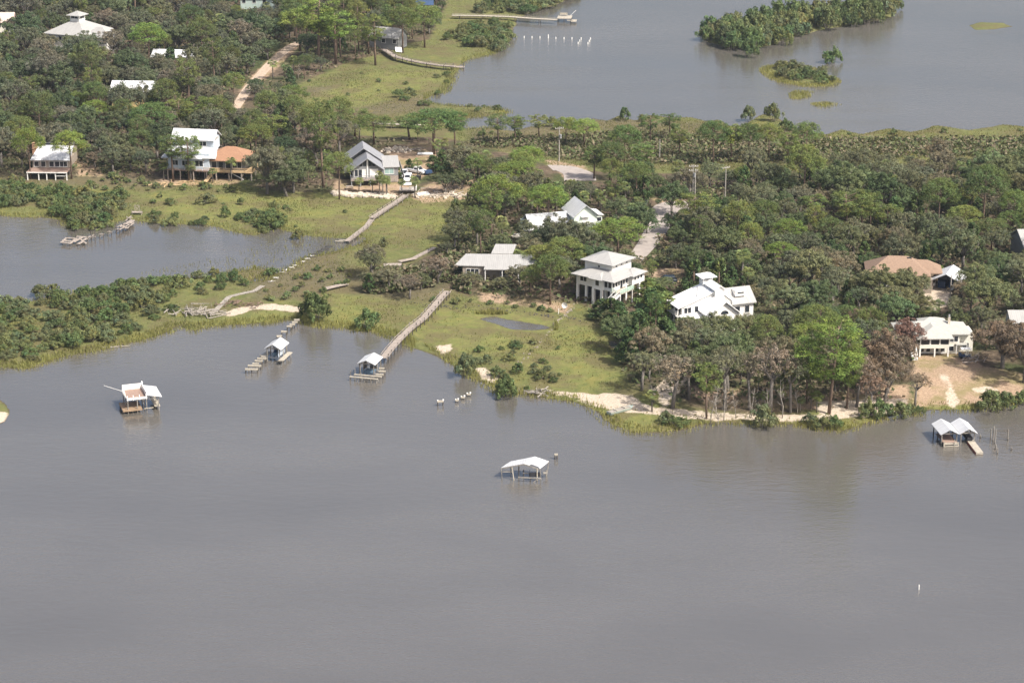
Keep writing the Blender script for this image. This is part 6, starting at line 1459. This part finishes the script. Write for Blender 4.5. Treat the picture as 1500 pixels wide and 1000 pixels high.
bushes([(450,120),(560,104),(640,110),(600,130),(470,150)], 7, .4, 1.0, seed=56, prob=.4, look="small dark", **SH)
bushes([(0,262),(350,266),(350,284),(230,284),(0,274)], 3.2, .5, 1.4, seed=57, prob=.8, look="olive", **SH)
bushes([(960,600),(1100,604),(1240,604),(1240,596),(1000,590)], 6, .5, 1.3, seed=58, prob=.5, look="olive", **SH)
bushes([(860,460),(905,470),(910,480),(870,476)], 3, .6, 1.3, seed=59, prob=.7, look="brown green", **SH)
bushes([(770,150),(780,150),(780,152),(770,152)], 9, .4, .5, seed=60, prob=.1, look="small", **SH)

# ---- undergrowth under the trees and grass on the marsh: nobody could count these
def fast_land(x, y): return land(x, y)
rg = np.random.default_rng(5)
def sample(poly_list, n):
    X, Y = [], []
    for pp, k in poly_list:
        q = wpoly(pp); lo, hi = q.min(0), q.max(0); m = int(n*k)
        x, y = rg.uniform(lo[0], hi[0], m), rg.uniform(lo[1], hi[1], m); kk = inside(q, x, y); X.append(x[kk]); Y.append(y[kk])
    return np.concatenate(X), np.concatenate(Y)
x, y = sample([(FA, 1), (FB, 1), (FC, .25), (FD, .5)], 42000)
d = land(x, y); k = d > 1; x, y = x[k], y[k]
bx_, by_ = 750 + FPX*x/(y*CP + CAM_H*SP), 500 + FPX*(CAM_H*CP - y*SP)/(y*CP + CAM_H*SP)
op = np.zeros(len(x), bool)
for x0, y0, x1, y1, f, bare in CLEAR:
    if bare: op |= (bx_ > x0-2) & (bx_ < x1+2) & (by_ > y0) & (by_ < f+4)
op |= inside(np.array([(950,575),(1010,592),(1230,596),(1320,560),(1345,530),(1345,600),(1100,615),(930,590)], float), bx_, by_) & (rg.random(len(x)) < .75)
x, y = x[~op], y[~op]
z = height(x, y); nz = len(x)
Cc = np.stack([x, y, z + rg.uniform(.1, 1.1, nz)], 1); Nn = rg.normal(size=(nz, 3)); Nn[:, 2] = abs(Nn[:, 2]) + .5; Nn /= np.linalg.norm(Nn, axis=1)[:, None]
base = np.array([(.07,.08,.035),(.09,.085,.05),(.055,.07,.03),(.11,.09,.06)])[rg.integers(0, 4, nz)] * (1 + rg.normal(0, .2, (nz, 1)))
o = link("undergrowth", leaves_mesh("undergrowth", (Cc, Nn, rg.uniform(.3, .62, nz), base.clip(.01, 1)), F_bush, rg)); o.color = (1,1,1,1); tagkind(o, "stuff", "low brush and saplings under the trees"); o['category'] = 'undergrowth'

def grass(name, label, polys, n, hmin, hmax, cols, dmin, dmax, edge=None):
    x, y = sample(polys, n); d = land(x, y); k = (d > dmin) & (d < dmax)
    if edge is not None: k &= rg.random(len(x)) < edge(x, y, d)
    x, y, d = x[k], y[k], d[k]
    px_, py_ = 750 + FPX*x/(y*CP + CAM_H*SP), 500 + FPX*(CAM_H*CP - y*SP)/(y*CP + CAM_H*SP)
    op = np.zeros(len(x), bool)
    for x0, y0, x1, y1, f, bare in CLEAR:
        if bare: op |= (px_ > x0) & (px_ < x1) & (py_ > y0+6) & (py_ < f)
    for pp in ([(300,463),(345,442),(437,452),(437,460),(380,456),(330,468)], [(845,588),(900,572),(1040,604),(1300,596),(1290,604),(1140,616),(950,606),(870,592)], [(1300,585),(1360,552),(1500,560),(1500,582),(1400,588)], [(575,222),(640,218),(690,290),(560,286)], [(636,509),(660,506),(664,514),(650,520)], [(694,540),(716,550),(720,562),(706,555)],[(1382,560),(1392,560),(1408,600),(1392,600)]):
        op |= inside(np.array(pp, float), px_, py_) & (rg.random(len(x)) < .9)
    x, y, d = x[~op], y[~op], d[~op]; z = np.maximum(height(x, y), -.15); m = len(x)
    w = wob(x, y, .9); h = rg.uniform(hmin, hmax, m) * (1 + .25*w); a = rg.uniform(0, 6.283, m); s = rg.uniform(.05, .13, m)
    c, s_ = np.cos(a), np.sin(a); lx, ly = rg.normal(0, .22, m)*h, rg.normal(0, .22, m)*h
    V = np.stack([np.stack([x-c*s, y-s_*s, z-.03], 1), np.stack([x+c*s, y+s_*s, z-.03], 1), np.stack([x+lx, y+ly, z+h], 1)], 1).reshape(-1, 3)
    ci = np.array(cols); mix = (.5 + .5*wob(x+37, y, 1.1)).clip(0, 1)[:, None]
    col = (ci[0]*(1-mix) + ci[1]*mix) * (1 + rg.normal(0, .18, (m, 1)))
    o = link(name, np_mesh(name, V, np.arange(3*m).reshape(-1, 3), F_grass, {"tint": np.repeat(col.clip(.01, 1), 3, 0)})); o.color = (1,1,1,1); tagkind(o, "stuff", label); o['category'] = 'grass'; return o
def open_marsh(x, y, d):
    f = np.full(len(x), -1e9)
    for p in FOREST: f = np.maximum(f, signed(p, x, y))
    return (1 - smooth(-4, 1.5, f + 1.2*wob(x, y, 1.5))) * (.15 + .85*smooth(-.3, .35, wob(x+11, y, .8)))
grass("marsh_grass", "short yellow green marsh grass", [([(-80,440),(-80,255),(500,270),(720,270),(720,345),(640,420),(940,445),(960,580),(1600,560),(1600,610),(860,640),(560,560),(-80,580)], 1.0), ([(410,170),(430,90),(660,-20),(860,-20),(780,90),(780,175)], .45), ([(660,160),(1600,170),(1600,250),(1000,255),(680,240)], .5)], 190000, .2, .5, [(.088,.102,.038),(.165,.145,.055)], .3, 999, open_marsh)
grass("shore_reeds", "taller reeds standing along the water's edge", [([(-60,500),(300,470),(500,460),(620,490),(600,520),(400,500),(250,500),(0,550),(-60,560)], 1.0), ([(600,490),(760,545),(880,585),(1000,620),(1240,620),(1500,585),(1600,580),(1600,610),(1240,640),(900,640),(700,570)], 1.0), ([(0,310),(560,330),(540,380),(400,420),(0,450)], .5), ([(620,60),(780,80),(760,190),(620,190)], .5), ([(1100,90),(1240,90),(1300,160),(1160,160)], .4), ([(672,455),(815,458),(818,490),(672,484)], .35)], 60000, .5, 1.0, [(.125,.13,.048),(.20,.185,.062)], -1.4, 2.6, lambda x, y, d: np.where(d < 0, .35 + .6*(wob(x, y, .6) > .0), .8))
grass("emergent_reeds", "thin patches of reeds standing in the shallow lagoon", [([(200,400),(330,375),(420,345),(520,345),(500,372),(400,410),(260,410)], 1.0)], 60000, .35, .8, [(.11,.115,.05),(.165,.15,.065)], -30, .2, lambda x, y, d: (wob(x, y, .7) > .2)*.6 + .03)
# ------------------------------------------------------------------ one label per plant, from its look and the nearest thing one can find
LANDMARKS += [("driftwood heap", *P(276,457)[:2]), ("dark marsh pond", *P(740,472)[:2]), ("bend of the lane", *P(838,258)[:2]), ("lane end", *P(975,310)[:2]), ("sandy forest track", *P(400,100)[:2]), ("sandy drive", *P(1370,440)[:2]),
  ("white sand path", *P(1392,580)[:2]), ("bay mangrove island", *P(1170,50)[:2]), ("grassy spit in the bay", *P(720,164)[:2]), ("huge bright pine", *P(1214,600)[:2]), ("sandy beach end", *P(905,590)[:2]), ("small bay islet", *P(1165,112)[:2]), ("dish at the marsh edge", *P(827,455)[:2]),
  ("mangrove bank", *P(110,490)[:2]), ("lagoon mangroves", *P(120,310)[:2]), ("round marsh mangrove", *P(462,470)[:2]), ("white sand patch", *P(650,512)[:2]), ("skiff on the beach", *P(908,603)[:2])]
used = {}
def size_word(kind, s):
    if kind in ('mangrove_bush', 'mangrove_shrub', 'mangrove_tree', 'shrub'): return "broad" if s > 1.05 else ("small" if s < .6 else "mid sized")
    return "large" if s > 1.12 else ("small" if s < .7 else "mid sized")
seen_rank = {}
items = []
for o, kind, look, x, y, s in PLANTS:
    lm = min(LANDMARKS, key=lambda l: (l[1]-x)**2 + (l[2]-y)**2); dx, dy = x-lm[1], y-lm[2]
    side = ("behind" if dy > 0 else "in front of") if abs(dy)*.5 > abs(dx) else ("to the lagoon side of" if dx < 0 else "on the far side of")
    items.append((math.hypot(dx, dy), o, kind, look, s, lm[0], side))
items.sort(key=lambda t: t[0])
FULL = ORD + ["thirteenth","fourteenth","fifteenth","sixteenth","seventeenth","eighteenth","nineteenth","twentieth"]
_o1 = ["first","second","third","fourth","fifth","sixth","seventh","eighth","ninth"]
for t, e in (("twenty","twentieth"),("thirty","thirtieth"),("forty","fortieth"),("fifty","fiftieth"),("sixty","sixtieth"),("seventy","seventieth")):
    if e not in FULL: FULL.append(e)
    FULL += [f"{t}-{q}" for q in _o1]
for d, o, kind, look, s, lm, side in items:
    word = size_word(kind, s); noun = kind.replace('_', ' ')
    look = look or "green"
    if not any(w in look for w in ("large","small","huge","tall","big","broad","wide","low","short")): look = word + " " + look
    key = (look, noun, side, lm); n = seen_rank.get(key, 0); seen_rank[key] = n + 1
    place = {"behind": f"behind the {lm}", "in front of": f"before the {lm}", "to the lagoon side of": f"lagoonward of the {lm}", "on the far side of": f"bayward of the {lm}"}[side]
    long = {"to the lagoon side of": f"toward the lagoon from the {lm}", "on the far side of": f"toward the bay from the {lm}", "in front of": f"in front of the {lm}", "behind": f"behind the {lm}"}[side]
    if len(f"{look} {noun} {long}".split()) + (2 if n else 0) <= 15: place = long
    place = place if len(f"{look} {noun} {place}".split()) < 15 else place.replace(" the ", " ")
    o['label'] = f"{look} {noun} {place}" if n == 0 else f"{look} {noun}, {FULL[min(n, len(FULL)-1)]} out {place}"
# ------------------------------------------------------------------ daylight and air
SUN_AZ, SUN_EL = R(128), R(50)      # azimuth clockwise from the viewing direction
w = bpy.data.worlds.new("World"); scene.world = w; w.use_nodes = True
nt = w.node_tree; bg = nt.nodes["Background"]
sky = nt.nodes.new("ShaderNodeTexSky"); sky.sky_type = 'NISHITA'; sky.sun_disc = False
sky.sun_elevation = SUN_EL; sky.sun_rotation = SUN_AZ; sky.air_density = 0.9; sky.dust_density = 7.0; sky.ozone_density = 1.0; sky.altitude = 100
nt.links.new(sky.outputs[0], bg.inputs[0]); bg.inputs[1].default_value = 0.14
sd = bpy.data.lights.new("sun", 'SUN'); sd.energy = 4.7; sd.angle = R(0.5); sd.color = (1.0, 0.95, 0.87)
so = bpy.data.objects.new("sun", sd); COL.objects.link(so)
d = Vector((math.sin(SUN_AZ)*math.cos(SUN_EL), math.cos(SUN_AZ)*math.cos(SUN_EL), math.sin(SUN_EL)))
so.rotation_euler = d.to_track_quat('Z', 'Y').to_euler(); so.location = (0, 300, 300)

hz, nt, out = new_mat("haze air")
pv = nt.nodes.new("ShaderNodeVolumePrincipled"); pv.inputs["Density"].default_value = HAZE; pv.inputs["Color"].default_value = (.74,.85,1.0,1); pv.inputs["Anisotropy"].default_value = .2
nt.links.new(pv.outputs[0], out.inputs["Volume"])
if HAZE > 0:
    m = MB(); m.box(-9500, 9500, -700, 16500, -2.7, 150); tagkind(link("haze", m.mesh("haze", hz)), "stuff", "thin summer haze over the bay")
vs = scene.view_settings; scene.display_settings.display_device = 'sRGB'
vs.view_transform = 'Standard'; vs.look = 'None'; vs.gamma = 1.0; vs.exposure = 0.5; vs.use_curve_mapping = False
scene.cycles.max_bounces = 6; scene.cycles.transparent_max_bounces = 4; scene.cycles.volume_bounces = 0
scene.cycles.use_denoising = True
